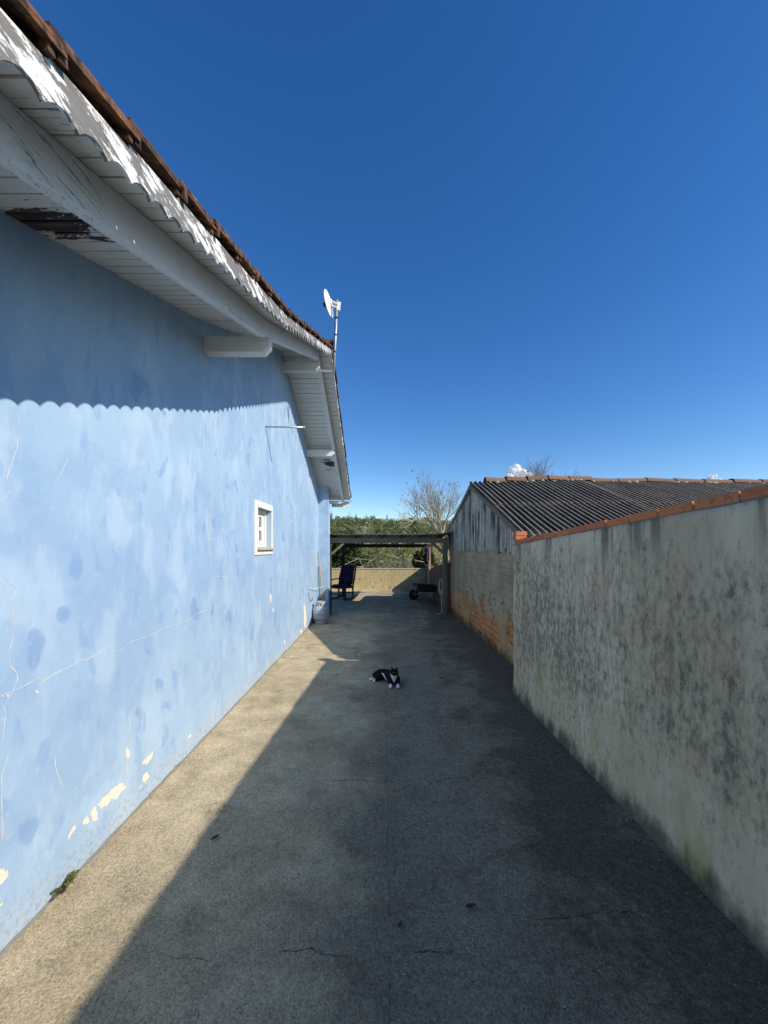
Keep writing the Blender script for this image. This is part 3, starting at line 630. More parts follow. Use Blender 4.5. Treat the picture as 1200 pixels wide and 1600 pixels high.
for k_ in range(3):
    for (a, b, sgn) in ((-1.42, 5.85, 1), (5.85, 9.66, -1)):
        nn = int((b - a) / 0.29)
        for i in range(nn):
            y = (a + 0.29 * i) if sgn > 0 else (b - 0.29 * i)
            ym = y + sgn * 0.15; sl = (B(ym + 0.01) - B(ym - 0.01)) / 0.02
            ang = math.atan(sl) * sgn - 0.055
            xx = xb(y) + 0.022 - TW / 2 - k_ * TW + random.uniform(-0.008, 0.008)
            zz = B(max(-1.4, min(9.62, y))) + 0.150 + random.uniform(-0.004, 0.004)
            link('roof_tile', tile_me, None, roof, Vector((xx, y, zz)) - wo(roof), Euler((ang, random.uniform(-.02, .02), (0 if sgn > 0 else math.pi) + random.uniform(-.02, .02)), 'XYZ'))
rc = MB(); up = np.arange(-9.2, -1.44, 0.0275)
for (a, ha), (b, hb) in zip(BP, BP[1:]):
    k = len(up); vs_ = [(x, y, h + 0.14 + 0.03 * math.cos(2 * math.pi * x / 0.22)) for (y, h) in ((a, ha), (b, hb)) for x in up]
    rc.add(vs_, [(i, i + 1, k + i + 1, k + i) for i in range(k - 1)])
rc.build('roof_covering', M['tile'], roof)
for i in range(6):
    rt = MB(); x0 = -0.775 - 0.36 * i; prof = [(5.85 + 0.10 * math.cos(t_), 4.72 + 0.085 * math.sin(t_)) for t_ in np.linspace(0, math.pi, 9)] + [(5.85 + 0.083 * math.cos(t_), 4.72 + 0.07 * math.sin(t_)) for t_ in np.linspace(math.pi, 0, 9)]
    rt.prism(prof, 0, x0 - 0.38, x0 - 0.002 * i).build('ridge_tile', M['tile'], roof)

# wall bracket pipe
pi_ = MB(); pi_.tube([(WX - 0.02, 5.04, 3.232), (-1.05, 5.04, 3.222)], 0.012, 10); pi_.tube([(-1.05, 5.04, 3.222), (-1.04, 5.04, 3.222)], 0.017, 10)
pi_.build('wall_pipe', M['galv'], house, smooth=True)

# ------------------------------------------------------------------ antenna
ant = thing('dish_antenna', 'small white dish antenna on a thin galvanised mast at the roof peak', 'antenna', (-0.775, 5.84, 4.28))
m0, m1 = Vector((-0.765, 5.84, 4.28)), Vector((-0.708, 5.84, 5.41))
MB().tube([m0, m0.lerp(m1, 0.5), m1], [0.019, 0.016, 0.014], 10).build('mast', M['galv'], ant, smooth=True)
MB().bar((-0.985, 5.84, 4.335), (-0.765, 5.84, 4.32), 0.02, 0.03).build('mast_bracket', M['galv'], ant)
MB().bar((-0.80, 5.84, 4.62), (-0.74, 5.84, 4.615), 0.012, 0.012).build('mast_clamp', M['galv'], ant)
cb = MB(); cb.tube([m0.lerp(m1, t_) + Vector((-0.02 - 0.004 * math.sin(t_ * 19), -0.012, 0)) for t_ in np.linspace(0.12, 0.93, 14)], 0.0045, 6); cb.build('cable', M['black'], ant)
for t_ in (0.30, 0.53, 0.76):
    c_ = m0.lerp(m1, t_); MB().tube([c_ - Vector((0.001, 0, 0.008)), c_ + Vector((0.001, 0, 0.008))], 0.025, 10).build('cable_tie', M['black'], ant)
dn = Vector((-0.96, 0.20, -0.12)).normalized(); dc = Vector((-0.815, 5.84, 5.36))
ds = MB(); prof = [(0.001, 0.0)] + [(r_, r_ * r_ * 0.9) for r_ in np.linspace(0.03, 0.19, 9)] + [(0.19, 0.19 ** 2 * 0.9 - 0.008)] + [(r_, r_ * r_ * 0.9 - 0.007) for r_ in np.linspace(0.187, 0.001, 8)]
ds.lathe(prof, dc, 32, dn).build('dish', M['enamel'], ant, smooth=True)
fd = MB(); fd.tube([dc, dc + dn * 0.07], 0.017, 10); fd.lathe([(0.001, 0.06), (0.03, 0.06), (0.034, 0.085), (0.026, 0.11), (0.001, 0.112)], dc, 12, dn); fd.build('feed', M['black'], ant, smooth=True)
br = MB(); mt = m0.lerp(m1, 0.93)
br.lathe([(0.001, -0.03), (0.05, -0.03), (0.06, -0.004), (0.001, -0.002)], dc, 16, dn)
br.bar(dc - dn * 0.02 + Vector((0, 0, 0.02)), mt + Vector((0, 0, 0.015)), 0.05, 0.018); br.bar(dc - dn * 0.02 + Vector((0, 0, -0.05)), mt + Vector((0, 0, -0.045)), 0.05, 0.018)
br.bar(mt + Vector((0.015, 0, -0.085)), mt + Vector((0.03, 0, 0.045)), 0.05, 0.03)
br.build('dish_bracket', M['enamel'], ant, bevel=0.003)

# ------------------------------------------------------------------ boundary wall on the right
def xg(y): return 1.542 - 0.0289 * (y - 1.542)
def hg(y): return 1.852 - 0.064 * (y - 1.5)
bw = thing('boundary_wall', 'stained grey rendered boundary wall with an orange brick coping row', 'wall', (1.55, 1.5, 0))
Ya, Yb = -2.5, 4.38; ny, nzc = 230, 56
g = MB(); vs_ = []
for i in range(ny + 1):
    y = Ya + (Yb - Ya) * i / ny
    for j in range(nzc + 1):
        t_ = j / nzc; z_ = t_ * hg(y)
        ddx = 0.006 * nz(y * 1.6, z_ * 1.6) + 0.003 * nz(y * 7, z_ * 5, 2)
        if i >= ny - 2: ddx += 0.012 * (i - ny + 3) / 3 + 0.006 * nz(z_ * 8, 9)
        if t_ < 0.03: ddx -= 0.008
        if i == ny: ddx += 0.022 * t_ + 0.01 * nz(z_ * 4, 3)
        vs_.append((xg(y) + ddx, y + (0.012 * nz(z_ * 5, 4.4) if i == ny else 0), z_ + (0.006 * nz(y * 6, 7.7) if j == nzc else 0)))
NK = nzc + 1
fs = [(i * NK + j, (i + 1) * NK + j, (i + 1) * NK + j + 1, i * NK + j + 1) for i in range(ny) for j in range(nzc)]
b0 = len(vs_); T_ = 0.19
vs_ += [(xg(Ya + (Yb - Ya) * i / ny) + T_, Ya + (Yb - Ya) * i / ny, hg(Ya + (Yb - Ya) * i / ny)) for i in range(ny + 1)]
fs += [(i * NK + nzc, (i + 1) * NK + nzc, b0 + i + 1, b0 + i) for i in range(ny)]
b1 = len(vs_); vs_ += [(xg(Yb) + T_, Yb, hg(Yb) * j / nzc) for j in range(NK)]
fs += [(ny * NK + j, b1 + j, b1 + j + 1, ny * NK + j + 1) for j in range(nzc)]
b2 = len(vs_); vs_ += [(xg(Ya) + T_, Ya, 0), (xg(Yb) + T_, Yb, 0), (xg(Yb) + T_, Yb, hg(Yb)), (xg(Ya) + T_, Ya, hg(Ya))]
fs += [(b2, b2 + 1, b2 + 2, b2 + 3)]
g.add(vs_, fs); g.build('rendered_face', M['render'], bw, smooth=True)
def brickmesh(name, lx, ly, lz, mat, holes=False):
    bm_ = bmesh.new(); bmesh.ops.create_cube(bm_, size=1); bmesh.ops.scale(bm_, vec=(lx, ly, lz), verts=bm_.verts)
    bmesh.ops.bevel(bm_, geom=bm_.edges[:], offset=0.004, segments=1, affect='EDGES')
    for v in bm_.verts: v.co += Vector((random.uniform(-1, 1), random.uniform(-1, 1), random.uniform(-1, 1))) * 0.0013
    me = bpy.data.meshes.new(name); bm_.to_mesh(me); bm_.free(); me.materials.append(mat); return me
cop = [brickmesh('brick', 0.135, 0.232, 0.046, M['coping']) for _ in range(4)]
mo = MB(); y = Ya + 0.1; i = 0; sl = math.atan(-0.064)
while y < Yb - 0.02:
    L = 0.235
    if y + L > Yb + 0.03: break
    yc = y + L / 2; zc = hg(yc) + 0.008 + 0.023
    link('brick', cop[i % 4], None, bw, Vector((xg(yc) + 0.068 + random.uniform(-0.004, 0.004), yc, zc + random.uniform(-0.002, 0.003))) - wo(bw), (sl + random.uniform(-.012, .012), random.uniform(-.02, .02), 0.029 + random.uniform(-.012, .012)))
    mo.box(xg(yc) + 0.008, xg(yc) + 0.125, y - 0.006, y + 0.006, zc - 0.024, zc + 0.014 * random.random())
    y += 0.2395; i += 1
hb_ = brickmesh('brick', 0.13, 0.085, 0.046, M['coping'])
for k_ in range(2):
    yc = Yb - 0.045; link('brick', hb_, None, bw, Vector((xg(yc) + 0.07 + 0.006 * k_, yc + 0.004 * k_, hg(yc) + 0.082 + 0.050 * k_)) - wo(bw), (sl * (1 - 0.4 * k_), 0.02, 0.04))
for i in range(60):
    a = Ya + (Yb - Ya) * i / 60; b = Ya + (Yb - Ya) * (i + 1) / 60
    mo.add([(xg(a) + 0.006, a, hg(a) - 0.004), (xg(b) + 0.006, b, hg(b) - 0.004), (xg(b) + 0.13, b, hg(b) - 0.004), (xg(a) + 0.13, a, hg(a) - 0.004),
            (xg(a) + 0.006 + 0.004 * random.random(), a, hg(a) + 0.009), (xg(b) + 0.007, b, hg(b) + 0.009), (xg(b) + 0.13, b, hg(b) + 0.009), (xg(a) + 0.13, a, hg(a) + 0.009)],
           [(4, 5, 6, 7), (0, 1, 5, 4), (3, 2, 6, 7)])
mo.build('mortar_bed', M['mortar'], bw)

# ------------------------------------------------------------------ shed
def xs_(y): return 1.78 - 0.0178 * (y - 5.3)
RY, RZ = 7.43, 2.86            # ridge
NY, NZ = 4.37, 1.70            # near eave
FY, FZ = 10.2, 2.05            # far eave
def ridge_h(x):
    pts = [(1.4, 2.855), (2.2, 2.875), (3.7, 2.925), (3.85, 2.885), (7.4, 2.85), (12, 2.80)]
    for (a, ha), (b, hb) in zip(pts, pts[1:]):
        if x <= b or b == 12: return ha + (hb - ha) * (x - a) / (b - a)
def shed_roof(x, y):
    rh = ridge_h(x)
    if y <= RY: return NZ + (rh - NZ) * (y - NY) / (RY - NY)
    return FZ + (rh - FZ) * (FY - y) / (FY - RY)
shed = thing('shed', 'old shed with weathered plank gable, worn brick wall and dark corrugated roof', 'shed', (1.65, 7.2, 0))
# wall core
MB().add([(xs_(4.43) + 0.02, 4.43, 0), (xs_(9.9) + 0.02, 9.9, 0), (9, 9.9, 0), (9, 4.43, 0), (xs_(4.43) + 0.02, 4.43, 1.62), (xs_(9.9) + 0.02, 9.9, 1.62), (9, 9.9, 1.62), (9, 4.43, 1.62)],
         [(0, 1, 5, 4), (1, 2, 6, 5), (2, 3, 7, 6), (3, 0, 4, 7), (4, 5, 6, 7)]).build('wall_core', M['mortar'], shed)
MB().box(1.56, 1.83, 4.30, 4.428, 0, 1.60).build('sun_gap_filler', M['mortar'], shed)  # filler added behind the wall end to stop sun through the gap
sw = thing('brick_courses', None, None); sw.parent = shed
sbm = [brickmesh('brick', 0.04, 0.192, 0.094, M['brick']) for _ in range(3)]
for r_ in range(9):
    y = 4.44 + (0.1 if r_ % 2 else 0.0)
    while y < 9.75:
        yc = y + 0.1
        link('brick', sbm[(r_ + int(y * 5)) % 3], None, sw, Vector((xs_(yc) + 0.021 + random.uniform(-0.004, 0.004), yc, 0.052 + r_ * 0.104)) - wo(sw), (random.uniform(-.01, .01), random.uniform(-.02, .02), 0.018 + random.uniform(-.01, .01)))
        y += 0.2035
# broken plaster skin over the bricks
cs = 0.022; NYc = int((9.9 - 4.43) / cs); NZc = int(1.62 / cs); g = MB(); idx = {}
def pv(i, j, layer):
    k = (i, j, layer)
    if k not in idx:
        y = 4.43 + i * cs + 0.009 * nz(i * 1.7, j * 1.3); z_ = j * cs + 0.009 * nz(i * 1.1, j * 1.9, 4)
        x = xs_(y) - 0.010 + 0.005 * nz(y * 5, z_ * 5, 1.5) if layer == 0 else xs_(y) + 0.012
        idx[k] = len(g.v); g.v.append((x, y, max(0, z_)))
    return idx[k]
def keep(i, j):
    y = 4.43 + (i + .5) * cs; z_ = (j + .5) * cs
    if z_ > 0.92: return True
    lim = 0.86 - 0.09 * (y - 5.0) + 0.40 * nz(y * 1.7, 0.3) + 0.30 * nz(y * 5, z_ * 5.0, 8.0) + 0.30 * nz(y * 14, z_ * 14, 3.0)
    return z_ > lim or nz(y * 2.2, z_ * 2.6, 21.0) + 0.35 * nz(y * 11, z_ * 11, 2.0) > 0.12
kp = {(i, j) for i in range(NYc) for j in range(NZc) if keep(i, j)}
for (i, j) in kp:
    g.f.append((pv(i, j, 0), pv(i + 1, j, 0), pv(i + 1, j + 1, 0), pv(i, j + 1, 0)))
    for (di, dj, a, b) in ((-1, 0, (i, j), (i, j + 1)), (1, 0, (i + 1, j), (i + 1, j + 1)), (0, -1, (i, j), (i + 1, j)), (0, 1, (i, j + 1), (i + 1, j + 1))):
        if (i + di, j + dj) not in kp: g.f.append((pv(*a, 0), pv(*b, 0), pv(*b, 1), pv(*a, 1)))
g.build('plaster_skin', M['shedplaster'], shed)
# gable planks
y = 4.93; i = 0
while y < 10.0:
    wdt = random.uniform(0.085, 0.125); y2 = min(y + wdt, 10.02)
    zb = 1.565 + random.uniform(-0.03, 0.03) + (0.05 if random.random() < 0.1 else 0); off = random.uniform(0, 0.012)
    a, b = y + 0.003, y2 - random.uniform(0.003, 0.008)
    x0 = xs_(y) - 0.028 - off; x1 = x0 + 0.02; lean = random.uniform(-0.004, 0.004)
    za, zb2 = shed_roof(1.7, a) - 0.05, shed_roof(1.7, b) - 0.05; zc = zb + random.uniform(-0.012, 0.012)
    pts = [(a, zb), (b, zc), (b + lean, zb2), (a + lean, za)]
    if a < RY < b: pts = [(a, zb), (b, zc), (b, zb2), (RY, shed_roof(1.7, RY) - 0.05), (a, za)]
    MB().prism(pts, 0, x0, x1).build('plank', M['plank'], shed)
    y = y2; i += 1
# corrugated sheets
def sheet(x0, x1, ya, yb_, lift=0.0, droop=0.0, mat='fibre', ragged=0.0):
    m = MB(); nxx = int(round((x1 - x0) / 0.0885 * 8)); nyy = 10; vs_ = []; cr = []
    for layer in (0, 1):
        for j in range(nyy + 1):
            for i in range(nxx + 1):
                x = x0 + (x1 - x0) * i / nxx; y = ya + (yb_ - ya) * j / nyy
                if j in (0,) : y += ragged * nz(x * 6, ya * 3)
                cc = math.cos(2 * math.pi * x / 0.0885)
                z_ = shed_roof(x, y) + 0.036 + 0.019 * cc + lift - layer * 0.008 + 0.010 * nz(x * 0.9, y * 1.1, 6)
                vs_.append((x, y, z_)); cr.append(0.5 + 0.5 * cc)
    k = nxx + 1; o_ = k * (nyy + 1)
    fs = [(j * k + i, j * k + i + 1, (j + 1) * k + i + 1, (j + 1) * k + i) for j in range(nyy) for i in range(nxx)]
    fs += [tuple(o_ + q for q in reversed(f)) for f in fs]
    for i in range(nxx):
        fs += [(i + 1, i, o_ + i, o_ + i + 1), (nyy * k + i, nyy * k + i + 1, o_ + nyy * k + i + 1, o_ + nyy * k + i)]
    for j in range(nyy):
        fs += [(j * k, (j + 1) * k, o_ + (j + 1) * k, o_ + j * k), ((j + 1) * k + nxx, j * k + nxx, o_ + j * k + nxx, o_ + (j + 1) * k + nxx)]
    m.add(vs_, fs); ob = m.build('roof_sheet', M[mat], shed, smooth=True)
    at = ob.data.attributes.new('crest', 'FLOAT', 'POINT'); at.data.foreach_set('value', cr)
    return ob
x = 1.652
xi = 0
while x < 11.5:
    x2 = x + 0.0885 * 12
    yl = NY + random.uniform(-0.04, 0.04); ym = 5.80 + random.uniform(-0.03, 0.03)
    sheet(x, x2 + 0.03, yl if xi else NY + 0.22, ym + 0.1, 0.0 + 0.004 * (xi % 2), ragged=0.03)
    sheet(x, x2 + 0.03, ym - 0.03, RY - 0.004, 0.014 + 0.004 * (xi % 2), ragged=0.025)
    sheet(x + 0.03, x2 + 0.06, RY + 0.004, FY + 0.12, 0.0 + 0.004 * (xi % 2))
    x = x2; xi += 1
pl_ = sheet(1.73, 1.73 + 0.0885 * 3, NY + 0.02, NY + 0.34, -0.012, mat='palefibre', ragged=0.05); pl_.name = 'broken_sheet'
for (a, b) in ((NY + 0.1, RY), (RY, FY)):
    MB().add([(xx, yy, shed_roof(1.6, yy) + dz_) for xx in (1.664, 1.694) for yy in (a, b) for dz_ in (-0.075, 0.006)], [(0, 1, 3, 2), (4, 6, 7, 5), (0, 4, 5, 1), (2, 3, 7, 6), (0, 2, 6, 4), (1, 5, 7, 3)]).build('verge_rafter', M['greywood'], shed)
x = 1.98; k_ = 0
while x < 11:
    L = 0.40 if x < 3.75 else 0.55; hh_ = 0.085 if x < 3.75 else 0.05
    r_ = 0.09 if x < 3.75 else 0.075
    z_ = ridge_h(x + L / 2) + 0.052; z2 = z_ + random.uniform(-0.006, 0.006); tl = random.uniform(-0.01, 0.01)
    th = np.linspace(0, math.pi, 9)
    vs_ = []
    for (xx, sc) in ((x - 0.03, 1.10), (x + L, 0.94)):
        for rr in (1.0, 0.84):
            vs_ += [(xx, RY + r_ * 1.25 * sc * rr * math.cos(t_), z2 + (tl if sc > 1 else -tl) - 0.02 + r_ * sc * rr * math.sin(t_)) for t_ in th]
    fs = []
    for q in range(8):
        fs += [(q, q + 1, 18 + q + 1, 18 + q), (9 + q + 1, 9 + q, 27 + q, 27 + q + 1), (q + 1, q, 9 + q, 9 + q + 1), (18 + q, 18 + q + 1, 27 + q + 1, 27 + q)]
    fs += [(0, 18, 27, 9), (8, 17, 35, 26)]
    MB().add(vs_, fs).build('ridge_tile', M['ridge'], shed, smooth=False)
    for q in range(3):
        if random.random() < 0.8:
            px = x + L * random.random(); ss_ = random.uniform(0.02, 0.05)
            py = RY - r_ * 1.3 - random.uniform(0, 0.05)
            lump = MB(); lump.lathe([(0.001, -0.5 * ss_), (ss_ * 0.9, -0.3 * ss_), (ss_, 0.1 * ss_), (ss_ * 0.6, 0.5 * ss_), (0.001, 0.6 * ss_)], (px, py, shed_roof(px, py) + 0.06), 7); lump.build('ridge_mortar', M['cap'], shed)
    x += L; k_ += 1
# unseen lean-to, added behind the shed to cast shade on the yard
lt = MB(); lt.add([(2.0, 10.3, 2.06), (7.5, 10.3, 2.06), (7.5, 11.6, 1.97), (2.0, 11.6, 1.97), (2.0, 10.3, 2.03), (7.5, 10.3, 2.03), (7.5, 11.6, 1.94), (2.0, 11.6, 1.94)],
       [(0, 1, 2, 3), (7, 6, 5, 4), (0, 4, 5, 1), (1, 5, 6, 2), (2, 6, 7, 3), (3, 7, 4, 0)]); lt.build('unseen_shade_roof', M['fibre'], shed)
MB().box(2.05, 2.2, 9.95, 11.5, 0, 1.93).build('unseen_shade_roof_wall', M['shedplaster'], shed)

# ------------------------------------------------------------------ carport
cp = thing('carport', 'low timber carport with corrugated roof across the end of the driveway', 'carport', (0, 9.45, 0))
mb = MB(); nxx = 200; vs_ = []; cr = []
def cpz(x, y): return 1.965 - 0.035 * (y - 9.3) + 0.06 * max(0, (x - 1.1) / 0.5) ** 2 + 0.012 * nz(x * 1.3, 2)
for layer in (0, 1):
    for yy in (9.25, 10.5, 11.8, 13.0):
        for i in range(nxx + 1):
            x = -1.37 + (1.72 + 1.37) * i / nxx; cc = math.cos(2 * math.pi * x / 0.105)
            vs_.append((x, yy + 0.02 * nz(x * 5, yy), cpz(x, yy) + 0.010 * cc - 0.006 * layer)); cr.append(0.5 + 0.5 * cc)
k = nxx + 1; o_ = 4 * k
fs = [(j * k + i, j * k + i + 1, (j + 1) * k + i + 1, (j + 1) * k + i) for j in range(3) for i in range(nxx)]
fs += [tuple(o_ + q for q in reversed(f)) for f in fs]
fs += [(i + 1, i, o_ + i, o_ + i + 1) for i in range(nxx)] + [(3 * k + i, 3 * k + i + 1, o_ + 3 * k + i + 1, o_ + 3 * k + i) for i in range(nxx)]
mb.add(vs_, fs); ob = mb.build('roof_sheet', M['palefibre'], cp, smooth=True); at = ob.data.attributes.new('crest', 'FLOAT', 'POINT'); at.data.foreach_set('value', cr)
MB().box(-1.36, 1.60, 9.40, 9.48, 1.755, 1.882).build('front_beam', M['greywood'], cp, bevel=0.006)
MB().box(-1.36, 1.60, 12.72, 12.79, 1.64, 1.755).build('rear_beam', M['darkwood'], cp)
for x in (-1.30, -0.72, -0.08, 0.42, 0.95, 1.45):
    MB().add([(x + dx_, yy, cpz(x, yy) + dz_) for dx_ in (-0.03, 0.03) for yy in (9.33, 12.95) for dz_ in (-0.082, -0.022)], [(0, 1, 3, 2), (4, 6, 7, 5), (0, 4, 5, 1), (2, 3, 7, 6), (0, 2, 6, 4), (1, 5, 7, 3)]).build('joist', M['darkwood'], cp)
MB().box(1.445, 1.535, 9.395, 9.485, 0, 1.755).build('post', M['post'], cp, bevel=0.006)
MB().box(1.538, 1.565, 9.42, 9.50, 0, 1.74).build('post_cladding', M['post'], cp)
MB().box(-1.36, -1.29, 9.41, 9.48, 0, 1.755).build('post', M['darkwood'], cp)
MB().box(-1.39, -1.30, 12.72, 12.80, 0, 1.64).build('post', M['darkwood'], cp)
MB().box(1.48, 1.55, 12.72, 12.79, 0, 1.64).build('post', M['stick'], cp)
MB().bar((1.18, 9.44, 1.76), (1.45, 9.44, 1.52), 0.05, 0.07).build('knee_brace', M['greywood'], cp)
MB().bar((-1.30, 12.755, 1.40), (-1.05, 12.755, 1.645), 0.05, 0.06).build('knee_brace', M['darkwood'], cp)
MB().bar((-1.29, 9.44, 1.48), (-0.98, 9.44, 1.755), 0.04, 0.05).build('knee_brace', M['greywood'], cp)

# ------------------------------------------------------------------ walls at the back
yw = thing('yard_wall', 'low sunlit yellowish concrete wall across the back of the yard', 'wall', (0, 15.05, 0))
g = MB(); NX = 80; vs_ = []
for i in range(NX + 1):
    x = -7 + (1.62 + 7) * i / NX
    hh_ = 0.775 + 0.008 * nz(x * 2)
    vs_ += [(x, 15.0 + 0.006 * nz(x * 3, 1), 0), (x, 15.0 + 0.006 * nz(x * 3, 4), hh_), (x, 15.16, hh_), (x, 15.16, -0.8)]
fs = [(4 * i + e, 4 * i + 4 + e, 4 * i + 5 + e, 4 * i + 1 + e) for i in range(NX) for e in range(3)] + [(0, 1, 2, 3), (4 * NX + 3, 4 * NX + 2, 4 * NX + 1, 4 * NX)]
g.add(vs_, fs); g.build('wall_face', M['yardwall'], yw)
MB().box(-7, 1.62, 14.985, 15.175, 0.79, 0.825).build('wall_cap', M['cap'], yw, bevel=0.006)
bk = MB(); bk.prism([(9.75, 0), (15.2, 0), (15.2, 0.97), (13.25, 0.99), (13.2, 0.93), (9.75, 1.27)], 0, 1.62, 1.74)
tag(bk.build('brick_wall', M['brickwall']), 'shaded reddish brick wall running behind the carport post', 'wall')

# ------------------------------------------------------------------ things in the yard
# gas cylinder
gc = thing('gas_cylinder', 'silver gas cylinder standing against the blue house wall', 'gas cylinder', (-1.368, 8.34, 0))
c0 = (-1.368, 8.34, 0)
MB().lathe([(0.001, 0.05), (0.10, 0.045), (0.15, 0.065), (0.174, 0.11), (0.18, 0.16), (0.18, 0.225), (0.183, 0.228), (0.183, 0.24), (0.18, 0.243), (0.18, 0.29), (0.168, 0.335), (0.135, 0.37), (0.08, 0.392), (0.001, 0.40)], c0, 32).build('body', M['silver'], gc, smooth=True)
MB().lathe([(0.135, 0.0), (0.145, 0.0), (0.140, 0.07), (0.132, 0.07), (0.135, 0.0)], c0, 32).build('foot_ring', M['silver'], gc, smooth=True)
cl = MB()
for (a0, a1) in ((0.2, 1.5), (1.9, 3.1), (3.5, 4.7), (5.0, 6.1)):
    th = np.linspace(a0, a1, 10); vs_ = []
    for t_ in th:
        for (r_, h_) in ((0.105, 0.37), (0.105, 0.47), (0.098, 0.47), (0.098, 0.37)): vs_.append((c0[0] + r_ * math.cos(t_), c0[1] + r_ * math.sin(t_), h_))
    cl.add(vs_, [(4 * i + e, 4 * i + (e + 1) % 4, 4 * i + 4 + (e + 1) % 4, 4 * i + 4 + e) for i in range(9) for e in range(4)] + [(0, 1, 2, 3), (39, 38, 37, 36)])
cl.lathe([(0.094, 0.445), (0.109, 0.445), (0.109, 0.475), (0.094, 0.475), (0.094, 0.445)], c0, 28)
cl.build('collar', M['silver'], gc, smooth=False)
MB().lathe([(0.02, 0.39), (0.02, 0.425), (0.03, 0.43), (0.03, 0.45), (0.012, 0.455), (0.001, 0.46)], c0, 12).build('valve', M['brass'], gc, smooth=True)
# leaning sticks
st1 = MB(); st1.tube([(-1.36, 8.93, 0.02), (-1.47, 8.98, 0.8), (-1.535, 9.03, 1.56)], [0.018, 0.016, 0.015], 8)
tag(st1.build('wooden_pole', M['stick'], smooth=True), 'taller pale wooden pole leaning on the blue wall behind the gas cylinder', 'pole', 'poles leaning by the gas cylinder')
st2 = MB(); st2.tube([(-1.43, 8.86, 0.02), (-1.50, 8.90, 0.7), (-1.528, 8.94, 1.20)], [0.014, 0.013, 0.012], 8)
tag(st2.build('wooden_pole', M['post'], smooth=True), 'shorter dark pole leaning on the blue wall behind the gas cylinder', 'pole', 'poles leaning by the gas cylinder')
cd = MB(); cd.tube([(-1.545, 7.9, 0.80), (-1.51, 8.2, 0.765), (-1.45, 8.6, 0.735), (-1.42, 8.88, 0.735), (-1.40, 8.93, 0.75)], 0.005, 6)
tag(cd.build('white_cord', M['white'], smooth=True), 'thin white cord tied from the wall to the leaning poles', 'cord')
hk = MB(); hk.tube([(-1.545, 7.85, 0.72), (-1.53, 7.86, 0.62), (-1.52, 7.95, 0.54), (-1.52, 8.1, 0.52), (-1.52, 8.2, 0.57)], 0.006, 6)
tag(hk.build('wire_hook', M['black'], smooth=True), 'black wire hook hanging from the blue wall near the gas cylinder', 'hook')

# rocking chair
rc_ = thing('rocking_chair', 'dark wooden rocking chair with purple patterned cushions under the carport', 'rocking chair', (-1.32, 12.2, 0), R(-24))
def chair_part(name, f, mat, bevel=0.0, smooth=False):
    mb = MB(); f(mb); return mb.build(name, M[mat], rc_, local=True, bevel=bevel, smooth=smooth)
# local axes: -y is the front
for s_ in (-1, 1):
    pts = [(s_ * 0.26, y, 0.022 + 0.22 * (y + 0.02) ** 2) for y in np.linspace(-0.42, 0.52, 12)]
    chair_part('rocker', lambda mb: [mb.bar(a, b, 0.035, 0.045) for a, b in zip(pts, pts[1:])], 'darkwood')
    chair_part('leg', lambda mb: mb.bar((s_ * 0.26, -0.27, 0.05), (s_ * 0.26, -0.27, 0.62), 0.04), 'darkwood')
    chair_part('leg', lambda mb: mb.bar((s_ * 0.26, 0.22, 0.05), (s_ * 0.26, 0.20, 0.40), 0.04), 'darkwood')
    chair_part('back_post', lambda mb: mb.bar((s_ * 0.26, 0.20, 0.36), (s_ * 0.26, 0.44, 1.07), 0.04), 'darkwood')
    chair_part('armrest', lambda mb: mb.bar((s_ * 0.275, -0.36, 0.635), (s_ * 0.275, 0.32, 0.625), 0.065, 0.03), 'darkwood', 0.006)
    chair_part('side_rail', lambda mb: mb.bar((s_ * 0.26, -0.27, 0.40), (s_ * 0.26, 0.21, 0.37), 0.03, 0.05), 'darkwood')
chair_part('stretcher', lambda mb: mb.bar((-0.26, -0.27, 0.19), (0.26, -0.27, 0.19), 0.03, 0.035), 'darkwood')
chair_part('stretcher', lambda mb: mb.bar((-0.26, 0.21, 0.19), (0.26, 0.21, 0.19), 0.03, 0.035), 'darkwood')
chair_part('seat_rail', lambda mb: mb.bar((-0.26, -0.27, 0.39), (0.26, -0.27, 0.39), 0.03, 0.06), 'darkwood')
chair_part('top_rail', lambda mb: mb.bar((-0.27, 0.435, 1.04), (0.27, 0.435, 1.04), 0.035, 0.07, (0, 1, 0)), 'darkwood')
chair_part('seat_cushion', lambda mb: mb.prism([(-0.31, 0.405), (-0.30, 0.47), (-0.1, 0.475), (0.2, 0.455), (0.22, 0.39)], 0, -0.245, 0.245), 'print', 0.025)
chair_part('back_cushion', lambda mb: mb.prism([(0.13, 0.44), (0.155, 0.68), (0.30, 0.90), (0.375, 1.075), (0.43, 1.06), (0.36, 0.85), (0.24, 0.46)], 0, -0.235, 0.235), 'print', 0.025)

